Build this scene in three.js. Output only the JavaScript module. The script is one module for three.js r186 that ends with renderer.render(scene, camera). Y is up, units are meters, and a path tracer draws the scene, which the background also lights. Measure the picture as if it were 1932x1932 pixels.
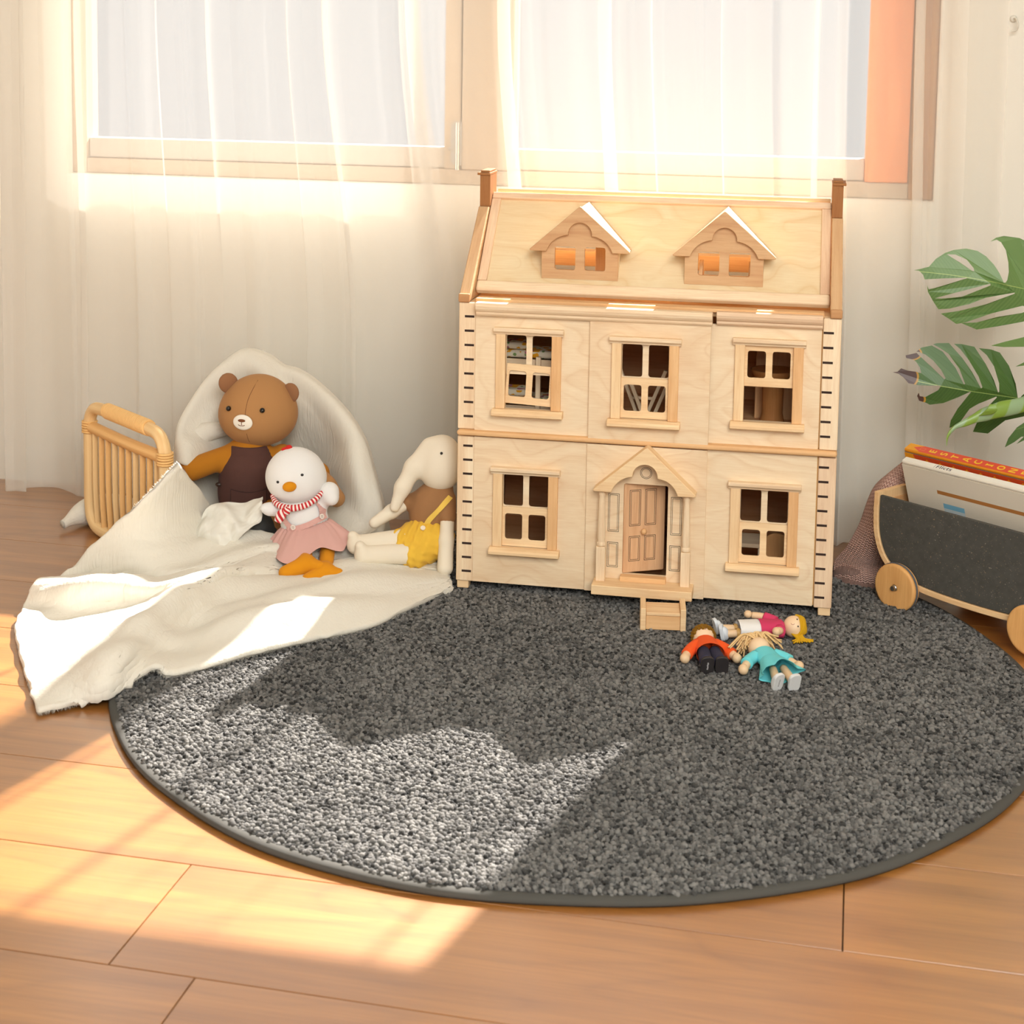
import * as THREE from 'three';
import { RoundedBoxGeometry } from 'three/addons/geometries/RoundedBoxGeometry.js';
import { mergeGeometries, mergeVertices, toCreasedNormals } from 'three/addons/utils/BufferGeometryUtils.js';

// ---------------------------------------------------------------- camera, sky, sun, exposure
const scene = new THREE.Scene();
const camera = new THREE.PerspectiveCamera(2 * Math.atan(966 / 2995) * 180 / Math.PI, 1, 0.05, 60);
camera.position.set(0, 0.8894, 0);
camera.rotation.order = 'YXZ';
camera.rotation.set(-0.1016, 0, 0.0157);
camera.setViewOffset(1932, 1932, 0, 567.5, 1932, 1932);          // a shifted lens: the horizon lies high in the frame
camera.focus = 2.6; camera.userData.fStop = 11;
scene.background = new THREE.Color(0.66, 0.68, 0.70);
const sun = new THREE.DirectionalLight(new THREE.Color(1, 0.95, 0.92), 29);
sun.position.set(0.447 * 5, 0.90 * 5 + 0.3, -0.894 * 5 - 2.4); sun.target.position.set(0, 0.3, -2.4);
sun.castShadow = true; sun.shadow.radius = 1.4;
Object.assign(sun.shadow.camera, { left: -3, right: 3, top: 3, bottom: -3, near: 0.1, far: 14 }); sun.shadow.mapSize.set(2048, 2048);
scene.add(sun, sun.target);
const EXPOSURE = 1.0, LAMP = 10.6;

// ---------------------------------------------------------------- helpers
const R = Math.PI / 180, V = (x, y, z) => new THREE.Vector3(x, y, z), V2 = (x, y) => new THREE.Vector2(x, y);
const clamp = (x, a, b) => Math.min(b, Math.max(a, x)), lerp = (a, b, t) => a + (b - a) * t;
const sstep = (a, b, x) => { const t = clamp((x - a) / (b - a), 0, 1); return t * t * (3 - 2 * t); };
function rng(seed) { let s = seed | 0; return () => { s = (s + 0x6d2b79f5) | 0; let t = Math.imul(s ^ (s >>> 15), 1 | s); t = (t + Math.imul(t ^ (t >>> 7), 61 | t)) ^ t; return ((t ^ (t >>> 14)) >>> 0) / 4294967296; }; }
const rnd = rng(71);
const hash = (x, y, s = 0) => { let h = Math.imul(x, 374761393) + Math.imul(y, 668265263) + Math.imul(s, 1442695041); h = Math.imul(h ^ (h >>> 13), 1274126177); return ((h ^ (h >>> 16)) >>> 0) / 4294967296; };
function noise(x, y, px = 4096, py = 4096, s = 0) {               // value noise that repeats after px, py cells
  const ix = Math.floor(x), iy = Math.floor(y), fx = x - ix, fy = y - iy, u = fx * fx * (3 - 2 * fx), v = fy * fy * (3 - 2 * fy);
  const m = (a, p) => ((a % p) + p) % p, X = m(ix, px), X1 = m(ix + 1, px), Y = m(iy, py), Y1 = m(iy + 1, py);
  return lerp(lerp(hash(X, Y, s), hash(X1, Y, s), u), lerp(hash(X, Y1, s), hash(X1, Y1, s), u), v);
}
function fbm(x, y, px, py, o = 4, s = 0) { let a = 0.5, t = 0, n = 0; for (let i = 0; i < o; i++) { t += a * noise(x, y, px, py, s + i); n += a; a *= 0.5; x *= 2; y *= 2; px *= 2; py *= 2; } return t / n; }
function tex(w, h, fn, srgb = true) {                              // fn(u, v) -> [r, g, b] in 0..1 (sRGB values for colour maps)
  const d = new Uint8Array(w * h * 4);
  for (let j = 0; j < h; j++) for (let i = 0; i < w; i++) { const c = fn((i + 0.5) / w, (j + 0.5) / h), k = (j * w + i) * 4; for (let q = 0; q < 3; q++) d[k + q] = clamp(c[q] ?? c[0], 0, 1) * 255; d[k + 3] = 255; }
  const t = new THREE.DataTexture(d, w, h); t.wrapS = t.wrapT = THREE.RepeatWrapping; t.magFilter = THREE.LinearFilter; t.minFilter = THREE.LinearMipmapLinearFilter;
  if (srgb) t.colorSpace = THREE.SRGBColorSpace; t.needsUpdate = true; return t;
}
const mix3 = (a, b, t) => a.map((x, i) => x + (b[i] - x) * t);
const std = (o) => new THREE.MeshPhysicalMaterial({ roughness: 0.8, ...o });
// --- wood: plywood with cathedral figure, straight-grained pine, laminate planks
function plyTex(base, dark, s) {
  return tex(1024, 1024, (u, v) => {
    const w = fbm(u * 2, v * 3, 2, 3, 3, s) * 1.5 + v * 1, ring = Math.abs(((w * 5) % 1) - 0.5) * 2, band = fbm(w * 8, 0.5, 64, 4, 3, s + 9);
    const fine = fbm(u * 16, v * 220, 16, 220, 3, s + 20), pore = noise(u * 40, v * 420, 40, 420, s + 31) > 0.86 ? 1 : 0;
    const k = 0.42 * Math.pow(ring, 5) * fbm(u * 3, v * 3, 3, 3, 2, s + 5) + 0.5 * (band - 0.35) + 0.3 * (fine - 0.5) + 0.06 * pore;
    return mix3(base, dark, clamp(k, -0.2, 1));
  });
}
function grainTex(base, dark, s, k = 1) {
  return tex(1024, 512, (u, v) => {
    const vv = v + 0.02 * fbm(u * 3, v * 4, 3, 4, 2, s), a = fbm(u * 2, vv * 26, 2, 26, 3, s + 3), f = fbm(u * 10, vv * 180, 10, 180, 3, s + 7), pore = noise(u * 36, v * 300, 36, 300, s + 12) > 0.85 ? 1 : 0;
    return mix3(base, dark, clamp(k * (0.75 * (a - 0.36) + 0.4 * (f - 0.5) + 0.09 * pore), -0.25, 1));
  });
}
const T = {};
T.ply1 = plyTex([0.955, 0.872, 0.745], [0.85, 0.69, 0.52], 1); T.ply2 = plyTex([0.95, 0.86, 0.73], [0.84, 0.67, 0.50], 40);
T.roof = plyTex([0.96, 0.895, 0.76], [0.88, 0.73, 0.53], 77);
T.pine1 = grainTex([0.95, 0.85, 0.71], [0.82, 0.64, 0.47], 5); T.pine2 = grainTex([0.92, 0.80, 0.665], [0.78, 0.59, 0.45], 15);
T.floor = [0, 1, 2].map((i) => tex(1024, 512, (u, v) => {
  const s = 100 + i * 37, w = fbm(u * 2, v * 3, 2, 3, 3, s), a = fbm(u * 3, v * 22 + w * 4, 3, 9999, 3, s + 3), f = fbm(u * 14, v * 160, 14, 160, 3, s + 7), ring = Math.pow(Math.abs((((w * 1.2 + v * 0.6) * 6) % 1) - 0.5) * 2, 4);
  return mix3([0.65, 0.42, 0.175], [0.46, 0.26, 0.085], clamp(0.85 * (a - 0.4) + 0.4 * (f - 0.5) + 0.22 * ring, -0.25, 1));
}));
T.floorBump = tex(512, 512, (u, v) => { const f = fbm(u * 6, v * 120, 6, 120, 3, 300); return [f]; }, false);
T.weave = tex(256, 256, (u, v) => { const a = Math.sin(u * 64 * Math.PI * 2), b = Math.sin(v * 64 * Math.PI * 2); return [0.5 + 0.22 * (Math.abs(a) - Math.abs(b)) + 0.25 * (fbm(u * 32, v * 32, 32, 32, 3, 8) - 0.5)]; }, false);
T.fleece = tex(512, 512, (u, v) => { const a = fbm(u * 60, v * 60, 60, 60, 3, 61), b = fbm(u * 9, v * 9, 9, 9, 3, 66); return [0.75 * a + 0.3 * b]; }, false);
T.rattan = grainTex([0.955, 0.82, 0.60], [0.82, 0.60, 0.36], 44, 0.8);
T.slate = tex(512, 512, (u, v) => { const n = fbm(u * 40, v * 40, 40, 40, 3, 90), sp = noise(u * 170, v * 170, 170, 170, 91), sp2 = noise(u * 210, v * 210, 210, 210, 96); const b = 0.285 + 0.06 * (n - 0.5); return sp > 0.93 ? [0.56, 0.47, 0.35] : sp2 > 0.96 ? [0.66, 0.61, 0.54] : [b, b * 0.98, b * 0.90]; });
T.brush = tex(256, 256, (u, v) => [0.5 + 0.5 * (fbm(u * 5, v * 5, 5, 5, 4, 3) - 0.5)], false);
T.plaster = tex(512, 512, (u, v) => [fbm(u * 30, v * 30, 30, 30, 4, 12)], false);
const wood = (map, tint = 0xffffff, rough = 0.62) => std({ map, color: tint, roughness: rough, specularIntensity: 0.5 });
const M = {
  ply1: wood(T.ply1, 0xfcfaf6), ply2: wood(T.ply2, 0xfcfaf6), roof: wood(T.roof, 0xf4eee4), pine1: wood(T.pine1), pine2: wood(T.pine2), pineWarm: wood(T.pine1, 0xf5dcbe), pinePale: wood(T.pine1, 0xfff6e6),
  pineShade: wood(T.pine2, 0xe6d6c0), chimney: wood(T.pine2, 0xb08c66), block: wood(T.pine2, 0xd2b494),  // backlit shade put into gable and eave block tints; chimneys darker still
  slot: std({ color: 0x35231a, roughness: 0.9 }), ink: std({ color: 0x241a14, roughness: 0.9 }),
  inside: wood(T.pine2, 0xffe4c6, 0.8), attic: wood(T.pine1, 0xfff2de, 0.7),
  wall: std({ color: 0xe9e3d5, roughness: 0.95, bumpMap: T.plaster, bumpScale: 0.0006 }), ceiling: std({ color: 0xe9e7e2, roughness: 0.95 }),
  windowGlarePale: std({ color: 0xb9aea0, roughness: 0.6 }), windowGlareBeige: std({ color: 0xb5a28c, roughness: 0.5 }), windowWood: wood(T.pine2, 0xb79a78, 0.5), windowOrange: wood(T.pine1, 0xeda070, 0.5), steel: std({ color: 0xc9c9c6, metalness: 1, roughness: 0.3 }),  // window glare put into the paler colours of frame and lower rails
  glass: std({ color: 0xffffff, roughness: 0, transmission: 1, thickness: 0, ior: 1.45 }),
  floor: T.floor.map((map) => std({ map, roughness: 0.3, ior: 2.33, bumpMap: T.floorBump, bumpScale: 0.0001, clearcoat: 0.8, clearcoatRoughness: 0.22 })),
  floorGap: std({ color: 0x3a2414, roughness: 0.9 }),
  sheer: std({ color: 0xf4efe4, roughness: 1, transmission: 0.05, thickness: 0, specularIntensity: 0.1, transparent: true, opacity: 0.31, side: THREE.DoubleSide }),
  hem: std({ color: 0xf4efe4, roughness: 1, transmission: 0.1, thickness: 0, specularIntensity: 0.1, transparent: true, opacity: 0.36, side: THREE.DoubleSide }),
  fleece: std({ color: 0xe2dccd, roughness: 1, bumpMap: T.fleece, bumpScale: 0.001, sheen: 0.35, sheenColor: new THREE.Color(1, 0.98, 0.94), sheenRoughness: 0.6, side: THREE.DoubleSide }),
  rattan: wood(T.rattan, 0xffffff, 0.45), rattanPale: wood(T.rattan, 0xfff0dc, 0.5), cane: wood(T.rattan, 0xfff2dc, 0.55),
};
// --- geometry
const nonIdx = (g) => (g.index ? g.toNonIndexed() : g);
let uvSeed = 0;
function uvBox(g, grain, k = 1 / 0.3) {                            // texture coordinates in metres along the grain, from the shape itself
  g = nonIdx(g); const p = g.attributes.position, n = p.count, uv = new Float32Array(n * 2); g.computeBoundingBox();
  const size = g.boundingBox.getSize(V()).toArray(); if (grain === undefined) grain = size.indexOf(Math.max(...size));
  const a = V(), b = V(), c = V(), ox = hash(uvSeed++, 3), oy = hash(uvSeed, 7);
  for (let i = 0; i < n; i += 3) {
    a.fromBufferAttribute(p, i); b.fromBufferAttribute(p, i + 1); c.fromBufferAttribute(p, i + 2);
    const N = b.clone().sub(a).cross(c.clone().sub(a)).toArray().map(Math.abs), ax = N.indexOf(Math.max(...N)), o = [0, 1, 2].filter((q) => q !== ax);
    const U = o.includes(grain) ? grain : o[0], W = o.find((q) => q !== U);
    for (let j = 0; j < 3; j++) { uv[(i + j) * 2] = p.getComponent(i + j, U) * k + ox; uv[(i + j) * 2 + 1] = p.getComponent(i + j, W) * k + oy; }
  }
  g.setAttribute('uv', new THREE.BufferAttribute(uv, 2)); return g;
}
const rbox = (x0, x1, y0, y1, z0, z1, r = 0.0015, grain) => uvBox(new RoundedBoxGeometry(x1 - x0, y1 - y0, z1 - z0, 2, Math.min(r, (x1 - x0) / 2.1, (y1 - y0) / 2.1, (z1 - z0) / 2.1)).translate((x0 + x1) / 2, (y0 + y1) / 2, (z0 + z1) / 2), grain);
const box = (x0, x1, y0, y1, z0, z1, grain) => uvBox(new THREE.BoxGeometry(x1 - x0, y1 - y0, z1 - z0).translate((x0 + x1) / 2, (y0 + y1) / 2, (z0 + z1) / 2), grain);
function poly(pts) { const s = new THREE.Shape(); pts.forEach((p, i) => (i ? s.lineTo(p[0], p[1]) : s.moveTo(p[0], p[1]))); s.closePath(); return s; }
function rrect(x0, x1, y0, y1, r, P = THREE.Shape) { const s = new P(); s.moveTo(x0 + r, y0); s.lineTo(x1 - r, y0); s.quadraticCurveTo(x1, y0, x1, y0 + r); s.lineTo(x1, y1 - r); s.quadraticCurveTo(x1, y1, x1 - r, y1); s.lineTo(x0 + r, y1); s.quadraticCurveTo(x0, y1, x0, y1 - r); s.lineTo(x0, y0 + r); s.quadraticCurveTo(x0, y0, x0 + r, y0); return s; }
function extr(shape, z0, z1, bev = 0.0008, grain) {               // a board cut to a shape, its edges slightly broken
  if (shape.holes.length) bev = 0;
  const g = new THREE.ExtrudeGeometry(shape, { depth: z1 - z0 - 2 * bev, bevelEnabled: bev > 0, bevelSize: bev, bevelOffset: -bev, bevelThickness: bev, bevelSegments: 1, curveSegments: 10 });
  return uvBox(g.translate(0, 0, z0 + bev), grain);
}
function tube(pts, r, seg = 40, rs = 10, closed = false) { const c = new THREE.CatmullRomCurve3(pts.map((p) => (p.isVector3 ? p : V(...p))), closed, 'centripetal'); return new THREE.TubeGeometry(c, seg, r, rs, closed); }
function vtube(pts, radii, seg = 40, rs = 12, flat = 1) {          // a tube whose radius changes along it, with rounded ends
  const c = new THREE.CatmullRomCurve3(pts.map((p) => (p.isVector3 ? p : V(...p))), false, 'centripetal'), fr = c.computeFrenetFrames(seg, false), pos = [], uv = [], idx = [];
  for (let i = 0; i <= seg; i++) {
    const t = i / seg, p = c.getPointAt(t), f = t * (radii.length - 1), k = Math.min(radii.length - 2, Math.floor(f)), r = lerp(radii[k], radii[k + 1], sstep(0, 1, f - k));
    for (let j = 0; j <= rs; j++) { const a = (j / rs) * 2 * Math.PI, q = p.clone().addScaledVector(fr.normals[i], Math.cos(a) * r * flat).addScaledVector(fr.binormals[i], Math.sin(a) * r); pos.push(q.x, q.y, q.z); uv.push(t, j / rs); }
  }
  for (let i = 0; i < seg; i++) for (let j = 0; j < rs; j++) { const a = i * (rs + 1) + j, b = a + rs + 1; idx.push(a, a + 1, b, b, a + 1, b + 1); }
  for (const [row, p, s] of [[0, c.getPointAt(0), 1], [seg, c.getPointAt(1), 0]]) { const k = pos.length / 3; pos.push(p.x, p.y, p.z); uv.push(0, 0); for (let j = 0; j < rs; j++) { const a = row * (rs + 1) + j; s ? idx.push(k, a + 1, a) : idx.push(k, a, a + 1); } }
  const g = new THREE.BufferGeometry(); g.setAttribute('position', new THREE.Float32BufferAttribute(pos, 3)); g.setAttribute('uv', new THREE.Float32BufferAttribute(uv, 2)); g.setIndex(idx); g.computeVertexNormals(); return g;
}
const lathe = (prof, seg = 24) => new THREE.LatheGeometry(prof.map((p) => V2(p[0], p[1])), seg);
const ell = (x, y, z, rx, ry, rz, s = 24) => new THREE.SphereGeometry(1, s, Math.round(s * 0.7)).scale(rx, ry, rz).translate(x, y, z);
function grid(nu, nv, fn, wrapU = false) {                         // a surface from fn(u, v) -> [x, y, z]
  const pos = [], uv = [], idx = [];
  for (let j = 0; j <= nv; j++) for (let i = 0; i <= nu; i++) { const p = fn(i / nu, j / nv); pos.push(p[0], p[1], p[2]); uv.push(i / nu, j / nv); }
  for (let j = 0; j < nv; j++) for (let i = 0; i < nu; i++) { const a = j * (nu + 1) + i, b = a + nu + 1; idx.push(a, a + 1, b, b, a + 1, b + 1); }
  const g = new THREE.BufferGeometry(); g.setAttribute('position', new THREE.Float32BufferAttribute(pos, 3)); g.setAttribute('uv', new THREE.Float32BufferAttribute(uv, 2)); g.setIndex(idx); g.computeVertexNormals(); return g;
}
function merge(list) {
  const l = list.map((g) => { g = nonIdx(g); const o = new THREE.BufferGeometry(); for (const k of ['position', 'normal', 'uv']) if (g.attributes[k]) o.setAttribute(k, g.attributes[k]); if (!o.attributes.normal) o.computeVertexNormals(); if (!o.attributes.uv) o.setAttribute('uv', new THREE.Float32BufferAttribute(new Float32Array(o.attributes.position.count * 2), 2)); return o; });
  return mergeGeometries(l);
}
// soft toys: a distance field meshed with surface nets, so that limbs run smoothly into the body
const cap = (a, b, ra, rb) => { const ax = a[0], ay = a[1], az = a[2], dx = b[0] - ax, dy = b[1] - ay, dz = b[2] - az, l = dx * dx + dy * dy + dz * dz; return (x, y, z) => { const t = clamp(((x - ax) * dx + (y - ay) * dy + (z - az) * dz) / l, 0, 1), X = x - ax - t * dx, Y = y - ay - t * dy, Z = z - az - t * dz; return Math.sqrt(X * X + Y * Y + Z * Z) - lerp(ra, rb, t); }; };
const ellF = (c, r) => (x, y, z) => { const X = (x - c[0]) / r[0], Y = (y - c[1]) / r[1], Z = (z - c[2]) / r[2], k = Math.sqrt(X * X + Y * Y + Z * Z), q = Math.sqrt((X / r[0]) ** 2 + (Y / r[1]) ** 2 + (Z / r[2]) ** 2); return k < 1e-9 ? -Math.min(...r) : (k * (k - 1)) / q; };
const join = (k, ...fs) => (x, y, z) => { let d = fs[0](x, y, z); for (let i = 1; i < fs.length; i++) { const e = fs[i](x, y, z), h = clamp(0.5 + (0.5 * (e - d)) / k, 0, 1); d = lerp(e, d, h) - k * h * (1 - h); } return d; };
function nets(f, lo, hi, h) {
  const n = [0, 1, 2].map((i) => Math.ceil((hi[i] - lo[i]) / h) + 1), [nx, ny, nz] = n, val = new Float32Array(nx * ny * nz), id = (i, j, k) => (k * ny + j) * nx + i;
  for (let k = 0; k < nz; k++) for (let j = 0; j < ny; j++) for (let i = 0; i < nx; i++) val[id(i, j, k)] = f(lo[0] + i * h, lo[1] + j * h, lo[2] + k * h);
  const vert = new Int32Array(nx * ny * nz).fill(-1), pos = [], idx = [];
  const E = [[0, 1], [2, 3], [4, 5], [6, 7], [0, 2], [1, 3], [4, 6], [5, 7], [0, 4], [1, 5], [2, 6], [3, 7]];
  for (let k = 0; k < nz - 1; k++) for (let j = 0; j < ny - 1; j++) for (let i = 0; i < nx - 1; i++) {
    const c = []; let m = 0; for (let q = 0; q < 8; q++) { const w = val[id(i + (q & 1), j + ((q >> 1) & 1), k + (q >> 2))]; c.push(w); if (w < 0) m++; }
    if (!m || m === 8) continue; let x = 0, y = 0, z = 0, t = 0;
    for (const [a, b] of E) if (c[a] < 0 !== c[b] < 0) { const s = c[a] / (c[a] - c[b]); x += lerp(a & 1, b & 1, s); y += lerp((a >> 1) & 1, (b >> 1) & 1, s); z += lerp(a >> 2, b >> 2, s); t++; }
    vert[id(i, j, k)] = pos.length / 3; pos.push(lo[0] + (i + x / t) * h, lo[1] + (j + y / t) * h, lo[2] + (k + z / t) * h);
  }
  const quad = (a, b, c, d, flip) => { if (a < 0 || b < 0 || c < 0 || d < 0) return; flip ? idx.push(a, c, b, a, d, c) : idx.push(a, b, c, a, c, d); };
  for (let k = 1; k < nz - 1; k++) for (let j = 1; j < ny - 1; j++) for (let i = 1; i < nx - 1; i++) {
    const s = val[id(i, j, k)] < 0;
    if (s !== val[id(i + 1, j, k)] < 0) quad(vert[id(i, j - 1, k - 1)], vert[id(i, j, k - 1)], vert[id(i, j, k)], vert[id(i, j - 1, k)], !s);
    if (s !== val[id(i, j + 1, k)] < 0) quad(vert[id(i - 1, j, k - 1)], vert[id(i, j, k - 1)], vert[id(i, j, k)], vert[id(i - 1, j, k)], s);
    if (s !== val[id(i, j, k + 1)] < 0) quad(vert[id(i - 1, j - 1, k)], vert[id(i, j - 1, k)], vert[id(i, j, k)], vert[id(i - 1, j, k)], !s);
  }
  const g = new THREE.BufferGeometry(); g.setAttribute('position', new THREE.Float32BufferAttribute(pos, 3));
  const P = g.attributes.position, nor = new Float32Array(pos.length), uv = new Float32Array((pos.length / 3) * 2), e = h * 0.5;
  for (let i = 0; i < P.count; i++) { const x = P.getX(i), y = P.getY(i), z = P.getZ(i), N = V(f(x + e, y, z) - f(x - e, y, z), f(x, y + e, z) - f(x, y - e, z), f(x, y, z + e) - f(x, y, z - e)).normalize(); nor.set([N.x, N.y, N.z], i * 3); uv.set([(x + z * 0.6) * 20, (y + z * 0.6) * 20], i * 2); }
  g.setAttribute('normal', new THREE.BufferAttribute(nor, 3)); g.setAttribute('uv', new THREE.BufferAttribute(uv, 2)); g.setIndex(idx); return g;
}
// --- the scene's tree
const names = {};
const numbered = (n) => { const k = names[n] = (names[n] ?? -1) + 1; return k ? `${n}_${String(k).padStart(3, '0')}` : n; };
function mesh(name, g, m, parent = scene) { const o = new THREE.Mesh(g, m); o.name = parent === scene ? numbered(name) : name; o.castShadow = o.receiveShadow = true; parent.add(o); return o; }
function thing(name, label, category, pos = [0, 0, 0], turn = 0, group) { const o = new THREE.Group(); o.name = numbered(name); o.position.set(...pos); o.rotation.y = turn; o.userData = { label, category }; if (group) o.userData.group = group; scene.add(o); return o; }
function setting(name, pos = [0, 0, 0], turn = 0) { const o = new THREE.Group(); o.name = name; o.position.set(...pos); o.rotation.y = turn; o.userData = { kind: 'structure' }; scene.add(o); return o; }
const part = (parent, label) => (name, g, m) => { const o = mesh(name, g, m, parent); return o; };

// ---------------------------------------------------------------- the room: floor planks, walls, window, ceiling
const WY = -11.5 * R, WZ = -2.96, wallPos = [0, 0, WZ];               // the back wall is turned a little from the lens
const wl = (x, z) => { const c = Math.cos(WY), s = Math.sin(WY); return [x * c + z * s, WZ - x * s + z * c]; };   // wall frame -> world x, z
const RX0 = -1.45, RX1 = 1.7, RZ1 = 4.1, H = 2.45;
{
  const floor = setting('floor');
  const corners = [[RX0, 0], [RX1, 0], [RX1, RZ1], [RX0, RZ1]].map(([x, z]) => wl(x, z));
  const sub = new THREE.ExtrudeGeometry(poly([[RX0 - 0.12, -0.12], [RX1 + 0.12, -0.12], [RX1 + 0.12, RZ1 + 0.12], [RX0 - 0.12, RZ1 + 0.12]].map(([x, z]) => { const q = wl(x, z); return [q[0], -q[1]]; })), { depth: 0.06, bevelEnabled: false });
  mesh('subfloor', sub.rotateX(-Math.PI / 2).translate(0, -0.0725, 0), M.floorGap, floor);
  // planks 195 mm wide, cut at the walls
  const A = -12.3 * R, ca = Math.cos(A), sa = Math.sin(A), W = 0.196, L = 1.215, ox = 0.326, oz = -1.504;   // one seam runs through (ox, oz)
  const clip = (pts, f) => { const out = []; pts.forEach((p, i) => { const q = pts[(i + 1) % pts.length], a = f(p), b = f(q); if (a >= 0) out.push(p); if (a >= 0 !== b >= 0) { const t = a / (a - b); out.push([p[0] + (q[0] - p[0]) * t, p[1] + (q[1] - p[1]) * t]); } }); return out; };
  const inRoom = (pts) => { for (let i = 0; i < 4; i++) { const p = corners[i], q = corners[(i + 1) % 4], nx = -(q[1] - p[1]), nz = q[0] - p[0]; pts = clip(pts, (r) => (r[0] - p[0]) * nx + (r[1] - p[1]) * nz); } return pts; };
  const ends = { '-1': 0.0, 0: -0.655 + 0.0 };
  for (let row = -10; row <= 14; row++) {
    const off = row === -1 ? 0.0155 : row === 0 ? -0.68 : hash(row + 50, 9) * L;
    for (let k = -3; k <= 3; k++) {
      const g = 0.0007, u0 = off + k * L + g, u1 = off + (k + 1) * L - g, v0 = row * W + g, v1 = (row + 1) * W - g;
      let pts = [[u0, v0], [u1, v0], [u1, v1], [u0, v1]].map(([u, v]) => [ox + u * ca + v * sa, oz - u * sa + v * ca]);
      pts = inRoom(pts); if (pts.length < 3) continue;
      const area = Math.abs(pts.reduce((s, p, i) => { const q = pts[(i + 1) % pts.length]; return s + p[0] * q[1] - q[0] * p[1]; }, 0)) / 2; if (area < 0.004) continue;
      const geo = new THREE.ExtrudeGeometry(poly(pts.map((p) => [p[0], -p[1]])), { depth: 0.011, bevelEnabled: true, bevelSize: 0.0003, bevelOffset: -0.0003, bevelThickness: 0.0003, bevelSegments: 1 }).rotateX(-Math.PI / 2).translate(0, -0.0113, 0);
      const P = geo.attributes.position, uv = geo.attributes.uv, s0 = hash(row + 30, k + 30, 4) * 7;
      for (let i = 0; i < P.count; i++) { const x = P.getX(i) - ox, z = P.getZ(i) - oz, u = x * ca - z * sa, v = x * sa + z * ca; uv.setXY(i, u / 1.1 + s0, (v - row * W) / 0.4 + s0 * 3); }
      const o = mesh('floor_plank', geo, M.floor[Math.floor(hash(row + 20, k + 9, 2) * 3)], floor);
      if (k || row) o.name = `floor_plank_${String((row + 10) * 7 + k + 3).padStart(3, '0')}`;
    }
  }
  // walls (0.12 thick) with the window openings
  const OX0 = -0.905, OX1 = 0.764, OY0 = 0.631, OY1 = 1.56;
  const back = new THREE.Shape(); back.moveTo(RX0 - 0.12, -0.07); back.lineTo(RX1 + 0.12, -0.07); back.lineTo(RX1 + 0.12, H + 0.1); back.lineTo(RX0 - 0.12, H + 0.1); back.closePath();
  back.holes.push(rrect(OX0, OX1, OY0, OY1, 0.0005, THREE.Path));
  const wb = setting('wall_back', wallPos, WY); mesh('plaster_wall', uvBox(new THREE.ExtrudeGeometry(back, { depth: 0.12, bevelEnabled: false }).translate(0, 0, -0.12), 0, 1), M.wall, wb);
  const side = (n, x0, x1) => { const w = setting(n, wallPos, WY); mesh('plaster_wall', box(x0, x1, -0.07, H + 0.1, 0, RZ1, 2), M.wall, w); };
  side('wall_left', RX0 - 0.12, RX0); side('wall_right', RX1, RX1 + 0.12);
  const front = new THREE.Shape(); front.moveTo(RX0 - 0.12, -0.07); front.lineTo(RX1 + 0.12, -0.07); front.lineTo(RX1 + 0.12, H + 0.1); front.lineTo(RX0 - 0.12, H + 0.1); front.closePath();
  front.holes.push(rrect(RX0 + 0.1, RX1 - 0.1, 0.04, H - 0.05, 0.0005, THREE.Path));           // unseen opening behind the camera, sized to let sky light reach the toys
  const wf = setting('wall_front', wallPos, WY); mesh('plaster_wall', uvBox(new THREE.ExtrudeGeometry(front, { depth: 0.12, bevelEnabled: false }).translate(0, 0, RZ1), 0, 1), M.wall, wf);
  const ce = setting('ceiling', wallPos, WY); mesh('plaster_ceiling', box(RX0 - 0.12, RX1 + 0.12, H + 0.1, H + 0.2, -0.12, RZ1 + 0.12), M.ceiling, ce);
  // the window behind the curtains
  const w1 = setting('window_1', wallPos, WY), P = part(w1), z0 = -0.085, z1 = -0.03;
  P('frame_jamb', rbox(OX0, OX0 + 0.03, OY0, OY1, z0, z1, 0.003), M.windowGlareBeige); P('frame_jamb', rbox(OX1 - 0.044, OX1, OY0, OY1, z0, z1, 0.003), M.windowWood);
  P('frame_sill', rbox(OX0 + 0.03, OX1 - 0.044, OY0, OY0 + 0.03, z0, z1, 0.003), M.windowGlareBeige); P('frame_head', rbox(OX0 + 0.03, OX1 - 0.044, OY1 - 0.05, OY1, z0, z1, 0.003), M.windowWood);
  P('mullion', rbox(-0.14, -0.108, OY0 + 0.03, OY1 - 0.05, z0, z1, 0.003), M.windowGlareBeige); P('casement_stile', rbox(-0.105, -0.006, OY0 + 0.03, OY1 - 0.05, z0, z1 + 0.006, 0.003), M.windowGlareBeige);
  P('casement_stile', rbox(0.643, 0.7185, OY0 + 0.03, OY1 - 0.05, z0, z1 + 0.006, 0.003), M.windowOrange);
  P('casement_rail', rbox(OX0 + 0.03, -0.14, OY0 + 0.03, OY0 + 0.07, z0, z1 - 0.012, 0.003), M.windowGlarePale); P('casement_rail', rbox(-0.006, 0.643, OY0 + 0.03, OY0 + 0.07, z0, z1 - 0.012, 0.003), M.windowGlarePale);  // lower rails, unseen in the glare, placed to hold sun off the blanket
  P('casement_rail', rbox(-0.006, 0.643, OY1 - 0.1, OY1 - 0.05, z0, z1, 0.003), M.windowOrange);
  P('pane', box(OX0 + 0.03, -0.14, OY0 + 0.07, OY1 - 0.05, -0.06, -0.057), M.glass); P('pane', box(-0.006, 0.643, OY0 + 0.07, OY1 - 0.1, -0.06, -0.057), M.glass);
  const plate = mesh('bolt_plate', extr(rrect(-0.126, -0.098, 0.668, 0.752, 0.012), z1, z1 + 0.003, 0.0005), M.steel, w1);
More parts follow.
